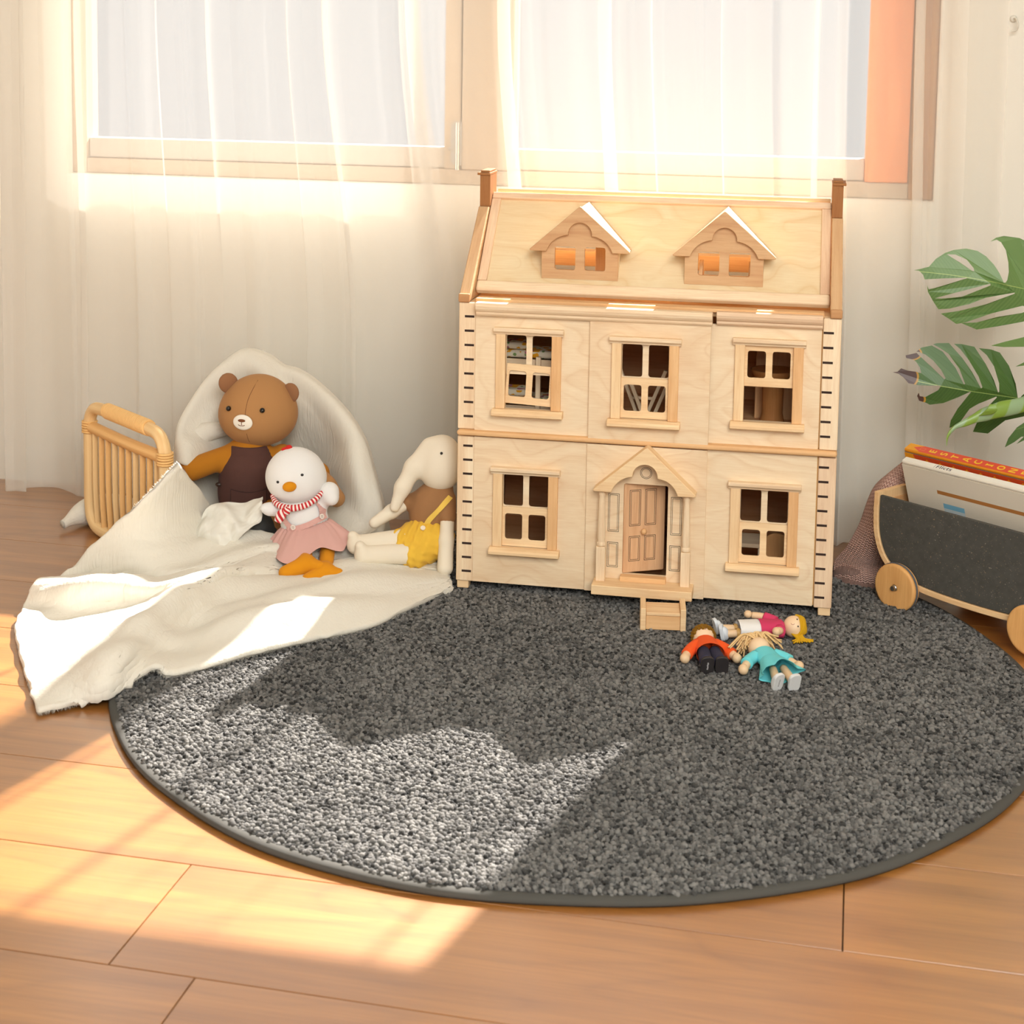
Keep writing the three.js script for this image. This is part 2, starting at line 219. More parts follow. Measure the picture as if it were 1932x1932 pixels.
  mesh('bolt_rod', new THREE.CylinderGeometry(0.0045, 0.0045, 0.09, 12).translate(-0.112, 0.705, z1 + 0.0075), M.steel, plate); mesh('bolt_knob', new THREE.CylinderGeometry(0.003, 0.003, 0.016, 10).rotateZ(Math.PI / 2).translate(-0.122, 0.7, z1 + 0.008), M.steel, plate);
  // sheer curtains: one cloth each, hung in soft irregular pleats
  const curtain = (label, x0, x1, seed, edge, zc) => {
    const t = thing('sheer_curtain', label, 'curtain', wallPos, WY), n = Math.round((x1 - x0) * 520), r = rng(seed), ph = [r() * 6, r() * 6, r() * 6, r() * 6];
    const fold = (x, y) => { const w = 0.25 + 0.75 * sstep(0.25, 0.75, noise(x * 2.6 + seed, 0.5, 999, 9, seed)), q = x + 0.010 * Math.sin(y * 1.7 + x * 5 + ph[3]); return w * (0.0165 * Math.sin(q * 2 * Math.PI / 0.152 + 1.6 * Math.sin(q * 6.5 + ph[0])) + 0.006 * Math.sin(q * 2 * Math.PI / 0.083 + ph[1] + 1.2 * Math.sin(q * 11)) + 0.0015 * Math.sin(q * 2 * Math.PI / 0.037 + ph[2])) * (1.05 - 0.06 * y); };
    const skew = (x, y) => { const w = 0.35 + 0.65 * noise(x * 3.2 + seed, 0.5, 999, 9, seed); return 0.02 * w * Math.cos(x * 2 * Math.PI / 0.152 + 1.6 * Math.sin(x * 6.5 + ph[0])); };
    const pleats = []; for (let x = x0 + 0.05; x < x1 - 0.03; x += 0.08 + 0.11 * r()) pleats.push([x, 0.018 + 0.012 * r(), 0.7 + 0.6 * r(), (r() - 0.5) * 0.03]);   // narrow pleats where the cloth doubles over itself
    const pleat = (x, y) => { let dx = 0, dz = 0; for (const [p, w, k, s] of pleats) { const t = (x - p - s * (y - 0.6)) / w; if (t > -1 && t < 1) { dx -= 0.019 * k * Math.sin(Math.PI * t) * (w / 0.024); dz += 0.013 * k * Math.cos(Math.PI * t * 0.5); } } return [dx, dz]; };
    const at = (u, v, y0, y1, dz) => { const y = y0 + (y1 - y0) * v, xa = x0 + edge(y)[0], xb = x1 + edge(y)[1], x = lerp(xa, xb, u), xf = lerp(x0, x1, u); const pq = pleat(xf, y); return [x + skew(xf, y) + pq[0], y + 0.004 * Math.sin(x * 40) * (1 - v) * (y0 < 0.05 ? 1 : 0), zc + fold(xf, y) + pq[1] - 0.004 + dz]; };
    mesh('cloth', grid(n, 40, (u, v) => at(u, v, 0.012, 2.3, 0)), M.sheer, t);
    mesh('hem', grid(n, 3, (u, v) => at(u, v, 0.010, 0.095, -0.0016)), M.hem, t);
    mesh('curtain_tape', grid(n, 2, (u, v) => at(u, v, 2.26, 2.34, 0.0016)), M.hem, t);
  };
  curtain('white sheer curtain hanging behind the rattan doll bed and the bear', -0.985, -0.075, 5, (y) => [0, -0.075 * sstep(0.35, 1.0, y)], 0.094);
  curtain('white sheer curtain hanging behind the dollhouse and the monstera', -0.165, 0.868, 11, (y) => [-0.055 * sstep(0.35, 1.0, y), 0], 0.041);
  const rod = mesh('curtain_rod', new THREE.CylinderGeometry(0.012, 0.012, 2.5, 16).rotateZ(Math.PI / 2).translate(0, 2.36, 0.085), M.steel); rod.position.set(...wallPos); rod.rotation.y = WY; rod.userData = { label: 'steel rod that carries the sheer curtains above the window', category: 'curtain rod' };
}
{
  // unseen lamp, out of view behind the camera: a panel tilted to light the toys
  const t = thing('unseen_panel_lamp', 'unseen square white panel lamp out of view behind the camera, lighting the toys', 'lamp', [0.55, 1.75, 0.55]), LW = 1.5; t.rotation.set(38 * R, WY, 0, 'YXZ');
  mesh('frame', box(-LW / 2 - 0.03, LW / 2 + 0.03, -0.005, 0.04, -LW / 2 - 0.03, LW / 2 + 0.03), M.ceiling, t);
  mesh('diffuser', box(-LW / 2, LW / 2, -0.012, -0.0052, -LW / 2, LW / 2), std({ color: 0xffffff, emissive: 0xfff6ea, emissiveIntensity: 1.0 }), t);
  for (const x of [-0.6, 0.6]) { const a = V(x, 0.04, 0), up = V(0, 1, 0).applyQuaternion(t.quaternion.clone().invert()); mesh('cord', tube([a, a.clone().addScaledVector(up, 0.3), a.clone().addScaledVector(up, 0.73)], 0.004, 8, 6), M.steel, t); }
  const l = new THREE.RectAreaLight(new THREE.Color(0.95, 0.99, 1), LAMP, LW, LW); l.position.set(0, -0.02, 0); l.rotation.x = -Math.PI / 2; t.add(l);
}

// ---------------------------------------------------------------- round rug
const RUG = { x: 0.0997, z: -2.2167, r: 0.65, top: 0.015 };
{
  const t = thing('round_rug', 'round dark grey shaggy rug lying under the dollhouse and toys', 'rug', [RUG.x, 0, RUG.z]), r = rng(8);
  const back = std({ color: 0x4a4842, roughness: 1, bumpMap: T.weave, bumpScale: 0.0006 });
  const wob = (a) => 1 + 0.004 * Math.sin(3 * a + 1) + 0.003 * Math.sin(7 * a) + 0.0015 * Math.sin(17 * a + 2);
  const prof = [[0, 0.0062], [0.5, 0.0062], [0.966, 0.0062], [0.985, 0.0105], [0.9965, 0.0095], [1, 0.005], [0.9965, 0.0012], [0.98, 0.0008], [0, 0.0008]];
  const seg = 220; mesh('rug_backing', grid(seg, prof.length - 1, (u, v) => { const p = prof[Math.round(v * (prof.length - 1))], a = -u * 2 * Math.PI, q = RUG.r * p[0] * wob(a); return [q * Math.cos(a), p[1], q * Math.sin(a)]; }), back, t);
  // pile: every tuft is a twisted yarn end
  const tuft = mergeVertices(new THREE.IcosahedronGeometry(0.00225, 1).deleteAttribute('uv').deleteAttribute('normal')); { const p = tuft.attributes.position; for (let i = 0; i < p.count; i++) { const k = 0.72 + 0.56 * hash(i, 5, 3); p.setXYZ(i, p.getX(i) * k * 1.25, p.getY(i) * k * 0.85 + 0.0056, p.getZ(i) * k); } tuft.computeVertexNormals(); }
  const step = 0.0030, list = []; for (let x = -RUG.r; x < RUG.r; x += step) for (let z = -RUG.r; z < RUG.r; z += step) { const X = x + (r() - 0.5) * step * 1.3, Z = z + (r() - 0.5) * step * 1.3, a = Math.atan2(Z, X); if (Math.hypot(X, Z) < (RUG.r - 0.009) * wob(a)) list.push([X, Z]); }
  const pile = new THREE.InstancedMesh(tuft, std({ color: 0xffffff, roughness: 1, sheen: 1, sheenColor: new THREE.Color(0.62, 0.62, 0.62), sheenRoughness: 0.7, specularIntensity: 0.2, transmission: 0.45, thickness: 0 }), list.length), m4 = new THREE.Matrix4(), q = new THREE.Quaternion(), eu = new THREE.Euler(), col = new THREE.Color();
  list.forEach(([x, z], i) => {
    const lean = fbm(x * 26 + 50, z * 26 + 50, 999, 999, 2, 4), dir = fbm(x * 7 + 50, z * 7 + 50, 999, 999, 2, 6) * 12, edge = sstep(RUG.r - 0.03, RUG.r, Math.hypot(x, z)), big = fbm(x * 9 + 20, z * 9 + 20, 999, 999, 3, 15);
    eu.set((r() - 0.5) * 1.0 + (lean - 0.5) * 1.2, dir + (r() - 0.5) * 4, (r() - 0.5) * 1.0 + (lean - 0.5) * 0.8); q.setFromEuler(eu);
    if (edge > 0) { const a = Math.atan2(z, x); q.premultiply(new THREE.Quaternion().setFromAxisAngle(V(Math.sin(a), 0, -Math.cos(a)), -0.5 * edge)); }
    const s = 0.8 + 0.45 * r(); m4.compose(V(x, 0.0022 + 0.0062 * Math.sqrt(r()) - 0.003 * edge + 0.003 * (big - 0.5), z), q, V(s, s, s)); pile.setMatrixAt(i, m4);
    const k = 0.215 * (0.45 + 0.95 * r() + 0.5 * (big - 0.5)) * (r() < 0.16 ? 0.3 : 1); pile.setColorAt(i, col.setRGB(k * 1.2, k * 1.15, k * 1.05));
  });
  pile.name = 'pile'; pile.userData.kind = 'stuff'; pile.castShadow = pile.receiveShadow = true; t.add(pile);
}

// ---------------------------------------------------------------- the dollhouse
const HP = [0.2129, 0.0155, -2.4568], HT = -0.1804, HB = 0.018;     // shapes below are drawn with y from the floor, then set on the house's base
const house = thing('dollhouse', 'large two-storey natural wood dollhouse with sloping roof, dormers and chimneys', 'dollhouse', HP, HT);
const hm = (name, g, m, parent = house) => mesh(name, g.translate(0, -HB, 0), m, parent);
const both = (f) => { f(-1); f(1); };
{
  const roofZ = (y) => -0.042 - (y - 0.5013) * (0.138 / 0.1464);    // the front roof slope
  // shell
  both((s) => {
    const x0 = s < 0 ? -0.2995 : 0.284, x1 = s < 0 ? -0.284 : 0.2995;
    hm('side_wall', rbox(x0, x1, 0.031, 0.488, -0.345, -0.03, 0.002, 1), M.ply1);
    // gable end: its sloping edge stands proud beside the roof
    const g = new THREE.Shape(); [[-0.004, 0.4905], [-0.004, 0.503], [-0.146, 0.6285], [-0.214, 0.6285], [-0.352, 0.503], [-0.352, 0.4905]].forEach((p, i) => (i ? g.lineTo(-p[0], p[1]) : g.moveTo(-p[0], p[1])));
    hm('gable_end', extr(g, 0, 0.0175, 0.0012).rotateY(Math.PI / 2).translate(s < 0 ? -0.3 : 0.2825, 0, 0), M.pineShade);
    hm('eave_block', rbox(s < 0 ? -0.3005 : 0.2825, s < 0 ? -0.2825 : 0.3005, 0.4892, 0.5028, -0.0035, 0.004, 0.0018), M.block);
    const c = hm('chimney', rbox(s < 0 ? -0.2992 : 0.2818, s < 0 ? -0.2818 : 0.2992, 0.6287, 0.6815, -0.208, -0.151, 0.001, 1), M.chimney);
    const o = s < 0 ? -1 : 1; hm('chimney_cap', rbox(Math.min(o * 0.2815, o * 0.3035), Math.max(o * 0.2815, o * 0.3035), 0.6812, 0.6855, -0.211, -0.148, 0.001), M.chimney, c); hm('chimney_top', rbox(Math.min(o * 0.283, o * 0.2985), Math.max(o * 0.283, o * 0.2985), 0.6855, 0.6892, -0.207, -0.152, 0.001), M.chimney, c);
    // corner posts with burnt brick slots
    for (const [y0, y1, n, ys] of [[0.0305, 0.2708, 10, 0.2552], [0.2825, 0.4885, 8, 0.4662]]) {
      const p = hm('corner_post', rbox(s < 0 ? -0.3 : 0.2725, s < 0 ? -0.2725 : 0.3, y0, y1, -0.03, 0, 0.0022, 1), s > 0 && y0 < 0.1 ? M.pine2 : M.pine1);
      for (let i = 0; i < n; i++) { const y = ys - i * (n === 10 ? 0.02306 : 0.0232); hm('brick_slot', box(s < 0 ? -0.2903 : 0.2732, s < 0 ? -0.2748 : 0.2887, y - 0.0018, y + 0.0018, -0.002, 0.00025), M.slot, p); }
    }
    hm('foot', rbox(s < 0 ? -0.2985 : 0.2795, s < 0 ? -0.2795 : 0.2985, 0.018, 0.0315, -0.022, -0.002, 0.0015), M.pinePale); hm('foot', rbox(s < 0 ? -0.2985 : 0.2795, s < 0 ? -0.2795 : 0.2985, 0.018, 0.0315, -0.34, -0.32, 0.0015), M.pinePale);
  });
  hm('ground_floor', rbox(-0.284, 0.284, 0.0335, 0.0415, -0.345, -0.012), M.inside); hm('upper_floor', rbox(-0.284, 0.284, 0.2735, 0.2815, -0.345, -0.012), M.inside); hm('attic_floor', rbox(-0.284, 0.284, 0.4815, 0.489, -0.345, -0.012), M.attic);
  hm('back_wall', rbox(-0.284, 0.284, 0.0415, 0.2735, -0.345, -0.339), M.inside); hm('back_wall', rbox(-0.284, 0.284, 0.2815, 0.4815, -0.345, -0.339), M.inside);
  for (const x of [-0.094, 0.098]) { hm('room_divider', rbox(x - 0.003, x + 0.003, 0.0415, 0.2735, -0.339, -0.05), M.inside); hm('room_divider', rbox(x - 0.003, x + 0.003, 0.2815, 0.4815, -0.339, -0.05), M.inside); }
  hm('storey_moulding', rbox(-0.2998, 0.3002, 0.2733, 0.2822, -0.03, 0.0085, 0.0042), M.pineWarm);
  hm('attic_rail', rbox(-0.2735, 0.2735, 0.4895, 0.4958, -0.028, -0.002), M.pineWarm);
  const cornice = (x0, x1, dz, dy) => { const s = poly([[0, 0.470 + dy], [0.006, 0.470 + dy], [0.009, 0.473 + dy], [0.0095, 0.4765 + dy], [0.0125, 0.4785 + dy], [0.0155, 0.482 + dy], [0.017, 0.4865 + dy], [0.0165, 0.4905 + dy], [0.0155, 0.4918 + dy], [0, 0.4918 + dy]].map(([z, y]) => [-z, y])); hm('cornice', extr(s, x0, x1, 0.0008, 2).rotateY(Math.PI / 2).translate(0, 0, dz), dz > 0 ? M.pine1 : M.pine2); };
  cornice(-0.27, 0.1038, 0.0035, 0); cornice(0.1095, 0.272, -0.005, 0.0012);
  // front panels; each window opening is cut through, a frame and two sashes sit in it
  const panel = (x0, x1, y0, y1, z, m, wx, wy, label) => {
    const s = rrect(x0, x1, y0, y1, 0.0008); if (wx !== undefined) s.holes.push(rrect(wx - 0.0375, wx + 0.0375, wy, wy + 0.1205, 0.0004, THREE.Path));
    return hm('front_panel', extr(s, z - 0.007, z, 0.0006, 0), m);
  };
  const sash = (y0, y1, hy0, hy1, hx, z) => { const s = rrect(-0.0372, 0.0372, y0, y1, 0.0006); for (const [a, b] of hx) s.holes.push(rrect(a, b, hy0, hy1, 0.0048, THREE.Path)); return extr(s, z - 0.0022, z, 0.0003, 0); };
  const windowAt = (wx, y, z, mode) => {                            // y is the sill's top
    const w = new THREE.Group(); w.name = 'window'; w.position.set(wx, y - HB, z); house.add(w); const p = part(w);
    const moulding = (pts, hw, name, m) => p(name, extr(poly(pts.map(([q, v]) => [-q, v])), -hw, hw, 0.0007, 2).rotateY(Math.PI / 2), m);
    moulding([[0, 0.1205], [0.0065, 0.1205], [0.0075, 0.1228], [0.0095, 0.1238], [0.0118, 0.126], [0.0122, 0.1302], [0.011, 0.1315], [0, 0.1315]], 0.0565, 'lintel', M.pine1);
    moulding([[0, -0.0112], [0.0145, -0.0112], [0.0165, -0.0095], [0.0165, -0.0055], [0.0145, -0.003], [0.0128, -0.0022], [0.009, 0], [0, 0]], 0.0572, 'sill', M.pinePale);
    for (const s of [-1, 1]) p('jamb', rbox(Math.min(s * 0.0372, s * 0.0525), Math.max(s * 0.0372, s * 0.0525), 0.0001, 0.1208, -0.006, 0.0062, 0.001, 1), s < 0 ? M.pinePale : M.pineWarm);
    const up = [[-0.0368, -0.0048], [0.0048, 0.0365]], lo = [[-0.033, -0.005], [0.0052, 0.0328]];
    p('upper_sash', sash(0.055, 0.1205, 0.0668, 0.1182, up, -0.0045), M.ply1);
    if (mode === 'raised') { p('lower_sash', sash(0.055, 0.1205, 0.0685, 0.111, lo, -0.0008), M.pinePale); }
    else { const q = p('lower_sash', sash(0.001, 0.0655, 0.0125, 0.0545, lo, -0.0008), M.pinePale); if (mode === 'tilted') { q.rotation.z = -2.6 * R; q.position.set(-0.0006, 0.0062, 0.0005); } }
    return w;
  };
  panel(-0.2725, -0.0885, 0.0315, 0.2712, 0, M.ply2, -0.187, 0.0935); panel(0.1012, 0.2705, 0.0322, 0.2712, -0.0025, M.ply1, 0.1915, 0.0935);
  panel(-0.2725, -0.0872, 0.2822, 0.47, 0, M.ply1, -0.1855, 0.3205); panel(-0.0872, 0.1018, 0.2782, 0.4702, 0.0068, M.ply2, 0.0008, 0.3162); panel(0.0985, 0.2708, 0.2822, 0.471, -0.0055, M.ply1, 0.1918, 0.3207);
  for (const [y0, y1] of [[0.032, 0.2712], [0.2826, 0.488]]) { const z = y0 > 0.1 ? -0.0085 : -0.0065; hm('jamb_strip', rbox(0.2655, 0.2728, y0, y1, z - 0.008, z, 0.001, 1), std({ map: T.pine1, color: 0xf3dba8, roughness: 0.6 })); }
  windowAt(-0.187, 0.0935, 0); windowAt(0.1915, 0.0935, -0.0025); windowAt(-0.1855, 0.3205, 0, 'tilted'); windowAt(0.0008, 0.3162, 0.0068); windowAt(0.1918, 0.3207, -0.0055, 'raised');
  // the door panel with its porch
  const dp = rrect(-0.0885, 0.1012, 0.0318, 0.2714, 0.0008); dp.holes.push(rrect(-0.0285, 0.0417, 0.0632, 0.211, 0.004, THREE.Path)); hm('front_panel', extr(dp, -0.005, 0.004, 0.0006, 0), M.ply2);
  const lines = (x0, x1, y0, y1, z, parent, shift = true) => { const fr = (i, w) => { const s = rrect(x0 + i, x1 - i, y0 + i, y1 - i, 0.0006); s.holes.push(rrect(x0 + i + w, x1 - i - w, y0 + i + w, y1 - i - w, 0.0004, THREE.Path)); return new THREE.ExtrudeGeometry(s, { depth: 0.0003, bevelEnabled: false }).translate(0, 0, z); }; const g = merge([fr(0, 0.0007), fr(0.0023, 0.0006)]); return shift ? hm('burnt_line', g, M.ink, parent) : mesh('burnt_line', g, M.ink, parent); };
  for (const [a, b, c, d] of [[-0.0528, -0.0352, 0.1314, 0.1936], [-0.0532, -0.0356, 0.0735, 0.1143], [0.0465, 0.064, 0.1323, 0.1938], [0.0459, 0.0631, 0.074, 0.1153]]) lines(a, b, c, d, 0.0039);
  { const ring = (r, w) => { const s = new THREE.Shape().absarc(0, 0, r, 0, Math.PI * 2); s.holes.push(new THREE.Path().absarc(0, 0, r - w, 0, Math.PI * 2)); return new THREE.ExtrudeGeometry(s, { depth: 0.0003, bevelEnabled: false, curveSegments: 32 }).translate(0.0062, 0.2297, 0.0039); }; hm('burnt_line', merge([ring(0.0094, 0.0007), ring(0.0074, 0.0006)]), M.ink); }
  const porch = new THREE.Shape(); porch.moveTo(-0.0738, 0.2056); porch.lineTo(0.0065, 0.2752); porch.quadraticCurveTo(0.0088, 0.277, 0.0111, 0.2752); porch.lineTo(0.0862, 0.2056); porch.quadraticCurveTo(0.0875, 0.2025, 0.084, 0.2022); porch.lineTo(0.0585, 0.2022); porch.bezierCurveTo(0.055, 0.214, 0.046, 0.2265, 0.0272, 0.228); porch.absarc(0.0068, 0.2298, 0.0195, -0.05, Math.PI + 0.05, false); porch.bezierCurveTo(-0.031, 0.2268, -0.041, 0.215, -0.0455, 0.2022); porch.lineTo(-0.0712, 0.2022); porch.quadraticCurveTo(-0.0752, 0.2025, -0.0738, 0.2056);
  hm('porch_gable', extr(porch, 0.004, 0.03, 0.0008, 0), M.pinePale);
  for (const x of [-0.0612, 0.0725]) {
    const c = hm('porch_column', rbox(x - 0.0073, x + 0.0073, 0.0555, 0.1112, 0.0098, 0.0244, 0.0012, 1), M.pine1);
    hm('turned_shaft', uvBox(lathe([[0, 0.111], [0.0062, 0.111], [0.007, 0.113], [0.007, 0.116], [0.0062, 0.118], [0.0055, 0.119], [0.0063, 0.124], [0.0062, 0.14], [0.0048, 0.183], [0.0044, 0.19], [0.0046, 0.193], [0.0052, 0.194], [0.0052, 0.197], [0.0044, 0.198], [0.0046, 0.2035], [0, 0.2035]]).translate(x, 0, 0.0171), 1), M.pine1, c);
  }
  hm('porch_floor', rbox(-0.0724, 0.0857, 0.0405, 0.0557, 0.0038, 0.0455, 0.0012), M.pinePale); hm('door_step', rbox(-0.0305, 0.042, 0.0557, 0.0638, 0.0038, 0.0185, 0.0008), M.pineWarm);
  const door = new THREE.Group(); door.name = 'door'; door.position.set(-0.028, 0.0638 - HB, 0.0005); door.rotation.y = 27 * R; house.add(door);
  mesh('door_leaf', extr(rrect(0.0002, 0.0705, 0, 0.1465, 0.003), -0.0055, 0, 0.0006, 1), wood(T.pine2, 0xf2dcc8), door);
  for (const [a, b, c, d] of [[0.0095, 0.0285, 0.0755, 0.1345], [0.036, 0.055, 0.0755, 0.1345], [0.0095, 0.0285, 0.018, 0.059], [0.036, 0.055, 0.018, 0.059]]) lines(a, b, c, d, -0.0001, door, false);
  mesh('door_knob', lathe([[0, -0.001], [0.002, -0.001], [0.002, 0.002], [0.0038, 0.0035], [0.0048, 0.006], [0.0042, 0.0085], [0.002, 0.0098], [0, 0.01]], 18).rotateX(Math.PI / 2).translate(0.0325, 0.0672, 0), M.pineWarm, door);
  // roof: a panel in a frame of rails, holes behind the dormers
  const RA = Math.atan2(0.1464, 0.138), slopeLen = Math.hypot(0.1464, 0.138);
  const roofPart = (name, g, m) => hm(name, g.applyMatrix4(new THREE.Matrix4().makeRotationX(-(Math.PI / 2 - RA))).translate(0, 0.5013, -0.042), m);   // x across, y up the slope, z out of it
  const rs = rrect(-0.2815, 0.2815, 0.004, slopeLen - 0.002, 0.0005); for (const x of [-0.1157, 0.1152]) rs.holes.push(rrect(x - 0.052, x + 0.052, 0.045, 0.128, 0.002, THREE.Path));
  roofPart('roof_panel', extr(rs, -0.008, -0.001, 0.0003, 0), M.roof);
  roofPart('roof_rail', rbox(-0.282, 0.282, -0.0005, 0.0195, -0.008, 0.0055, 0.004), M.pine1); roofPart('roof_rail', rbox(-0.2815, 0.2815, slopeLen - 0.012, slopeLen + 0.001, -0.008, 0.005, 0.002), M.pine2);
  roofPart('roof_rail', rbox(-0.2815, -0.2665, 0.0197, slopeLen - 0.0122, -0.008, 0.004, 0.0012, 1), M.pine2); roofPart('roof_rail', rbox(0.2665, 0.2815, 0.0197, slopeLen - 0.0122, -0.008, 0.004, 0.0012, 1), M.pine2);
  for (const [a, b] of [[0.004, 0.046], [0.108, 0.2]]) hm('back_roof', uvBox(rbox(-0.281, 0.281, a, b, -0.007, 0, 0.001, 0).applyMatrix4(new THREE.Matrix4().makeRotationX(Math.PI / 2 - RA)).translate(0, 0.5035, -0.352), 0), M.attic);   // unseen from the front; gap between the boards placed to let sun into the attic
  hm('ridge_board', rbox(-0.2815, 0.2815, 0.63, 0.6465, -0.196, -0.184), M.pine1);
  // dormers
  const toRoof = (g) => { const p = g.attributes.position; for (let i = 0; i < p.count; i++) if (p.getZ(i) < -0.09) p.setZ(i, Math.min(roofZ(p.getY(i)) + 0.0005, -0.0645)); g.computeVertexNormals(); return g; };
  [-0.1157, 0.1152].forEach((x) => {
    const d = new THREE.Group(); d.name = 'dormer'; d.position.set(x, 0, 0); house.add(d); const p = (n, g, m) => hm(n, g, m, d);
    const s = poly([[-0.062, 0.5237], [0.062, 0.5237], [0.062, 0.572], [0.048, 0.5855], [0, 0.632], [-0.048, 0.5855], [-0.062, 0.572]]);
    for (const sx of [-1, 1]) s.holes.push(rrect(sx < 0 ? -0.041 : 0.0078, sx < 0 ? -0.0072 : 0.0415, 0.5385, 0.5768, 0.0045, THREE.Path));
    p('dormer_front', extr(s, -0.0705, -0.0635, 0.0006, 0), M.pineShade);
    both((q) => p('dormer_cheek', toRoof(box(q < 0 ? -0.062 : 0.056, q < 0 ? -0.056 : 0.062, 0.529, 0.573, -0.1, -0.0705)), M.pine1));
    const gshape = new THREE.Shape(); gshape.moveTo(-0.0805, 0.5722); gshape.lineTo(-0.002, 0.6415); gshape.quadraticCurveTo(0, 0.6432, 0.002, 0.6415); gshape.lineTo(0.0812, 0.5722); gshape.quadraticCurveTo(0.0825, 0.5695, 0.079, 0.5692); gshape.lineTo(0.0535, 0.5692); gshape.bezierCurveTo(0.05, 0.58, 0.04, 0.593, 0.0197, 0.5957); gshape.absarc(0.0006, 0.5975, 0.0192, -0.06, Math.PI + 0.06, false); gshape.bezierCurveTo(-0.04, 0.5937, -0.049, 0.581, -0.0535, 0.5692); gshape.lineTo(-0.078, 0.5692); gshape.quadraticCurveTo(-0.0818, 0.5695, -0.0805, 0.5722);
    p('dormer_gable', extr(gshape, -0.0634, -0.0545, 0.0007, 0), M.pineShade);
    const slab = new THREE.Shape(); [[-0.079, 0.5705], [0, 0.6405], [0.079, 0.5705], [0.0735, 0.5705], [0, 0.6345], [-0.0735, 0.5705]].forEach((v, i) => (i ? slab.lineTo(...v) : slab.moveTo(...v)));
    p('dormer_roof', toRoof(extr(slab, -0.12, -0.0634, 0)), M.pinePale);
  });
}

// ---------------------------------------------------------------- the rattan doll bed and the fleece blanket thrown over it
const crv = (p, t) => { const n = p.length - 1, f = clamp(t, 0, 1) * n, k = Math.min(n - 1, Math.floor(f)), u = f - k, g = (i) => p[clamp(i, 0, n)]; return [0, 1, 2].map((c) => { const a = g(k - 1)[c], b = g(k)[c], d = g(k + 1)[c], e = g(k + 2)[c]; return 0.5 * (2 * b + (d - a) * u + (2 * a - 5 * b + 4 * d - e) * u * u + (3 * b - a - 3 * d + e) * u * u * u); }); };
const surf = (rows) => (u, v) => crv(rows.map((r) => crv(r, u)), v);
function sheet(fn, nu, nv, th) {                                   // a cloth with thickness: upper side, under side, and the hem between them
  const g = grid(nu, nv, fn), P = g.attributes.position, N = g.attributes.normal, n = P.count, pos = [], uv = [], idx = [...g.index.array], W = nu + 1;
  for (let i = 0; i < n; i++) { pos.push(P.getX(i), P.getY(i), P.getZ(i)); uv.push(P.getX(i) * 6 + P.getY(i) * 3, P.getZ(i) * 6 + P.getY(i) * 3); }
  for (let i = 0; i < n; i++) { const e = i % W === 0 || i % W === nu || i < W || i >= n - W ? 0.55 : 1; pos.push(P.getX(i) - N.getX(i) * th * e, P.getY(i) - N.getY(i) * th * e, P.getZ(i) - N.getZ(i) * th * e); uv.push(P.getX(i) * 6, P.getZ(i) * 6); }
  for (let i = 0; i < g.index.count; i += 3) idx.push(idx[i] + n, idx[i + 2] + n, idx[i + 1] + n);
  const edge = [...Array(nu)].map((_, i) => [i, i + 1]).concat([...Array(nv)].map((_, j) => [j * W + nu, (j + 1) * W + nu]), [...Array(nu)].map((_, i) => [nv * W + nu - i, nv * W + nu - i - 1]), [...Array(nv)].map((_, j) => [(nv - j) * W, (nv - j - 1) * W]));
  for (const [a, b] of edge) idx.push(a, a + n, b, b, a + n, b + n);
  const o = new THREE.BufferGeometry(); o.setAttribute('position', new THREE.Float32BufferAttribute(pos, 3)); o.setAttribute('uv', new THREE.Float32BufferAttribute(uv, 2)); o.setIndex(idx); o.computeVertexNormals(); return o;
}
function pileOn(geo, count, len, rad, mat, seed, name, parent) {   // short fibres over a surface
  const r = rng(seed), g = nonIdx(geo), P = g.attributes.position, N = g.attributes.normal, tri = P.count / 3, cum = new Float32Array(tri), a = V(), b = V(), c = V(); let A = 0;
  for (let i = 0; i < tri; i++) { a.fromBufferAttribute(P, i * 3); b.fromBufferAttribute(P, i * 3 + 1); c.fromBufferAttribute(P, i * 3 + 2); A += b.sub(a).cross(c.sub(a)).length(); cum[i] = A; }
  const fib = new THREE.ConeGeometry(rad, len, 3, 1, true).translate(0, len / 2, 0), o = new THREE.InstancedMesh(fib, mat, count), m = new THREE.Matrix4(), q = new THREE.Quaternion(), up = V(0, 1, 0), n = V();
  for (let k = 0; k < count; k++) {
    const t = r() * A; let lo = 0, hi = tri - 1; while (lo < hi) { const mid = (lo + hi) >> 1; cum[mid] < t ? (lo = mid + 1) : (hi = mid); }
    let u = r(), v = r(); if (u + v > 1) { u = 1 - u; v = 1 - v; }
    a.fromBufferAttribute(P, lo * 3).multiplyScalar(1 - u - v).addScaledVector(b.fromBufferAttribute(P, lo * 3 + 1), u).addScaledVector(c.fromBufferAttribute(P, lo * 3 + 2), v);
    n.fromBufferAttribute(N, lo * 3); n.x += (r() - 0.5) * 1.3 + 0.25; n.y += (r() - 0.5) * 1.1 - 0.1; n.z += (r() - 0.5) * 1.3 + 0.25; n.normalize(); q.setFromUnitVectors(up, n);
    const s = 0.6 + 0.8 * r(); o.setMatrixAt(k, m.compose(a, q, V(1, s, 1)));
  }
  o.name = name; o.userData.kind = 'stuff'; o.castShadow = o.receiveShadow = true; parent.add(o); return o;
}
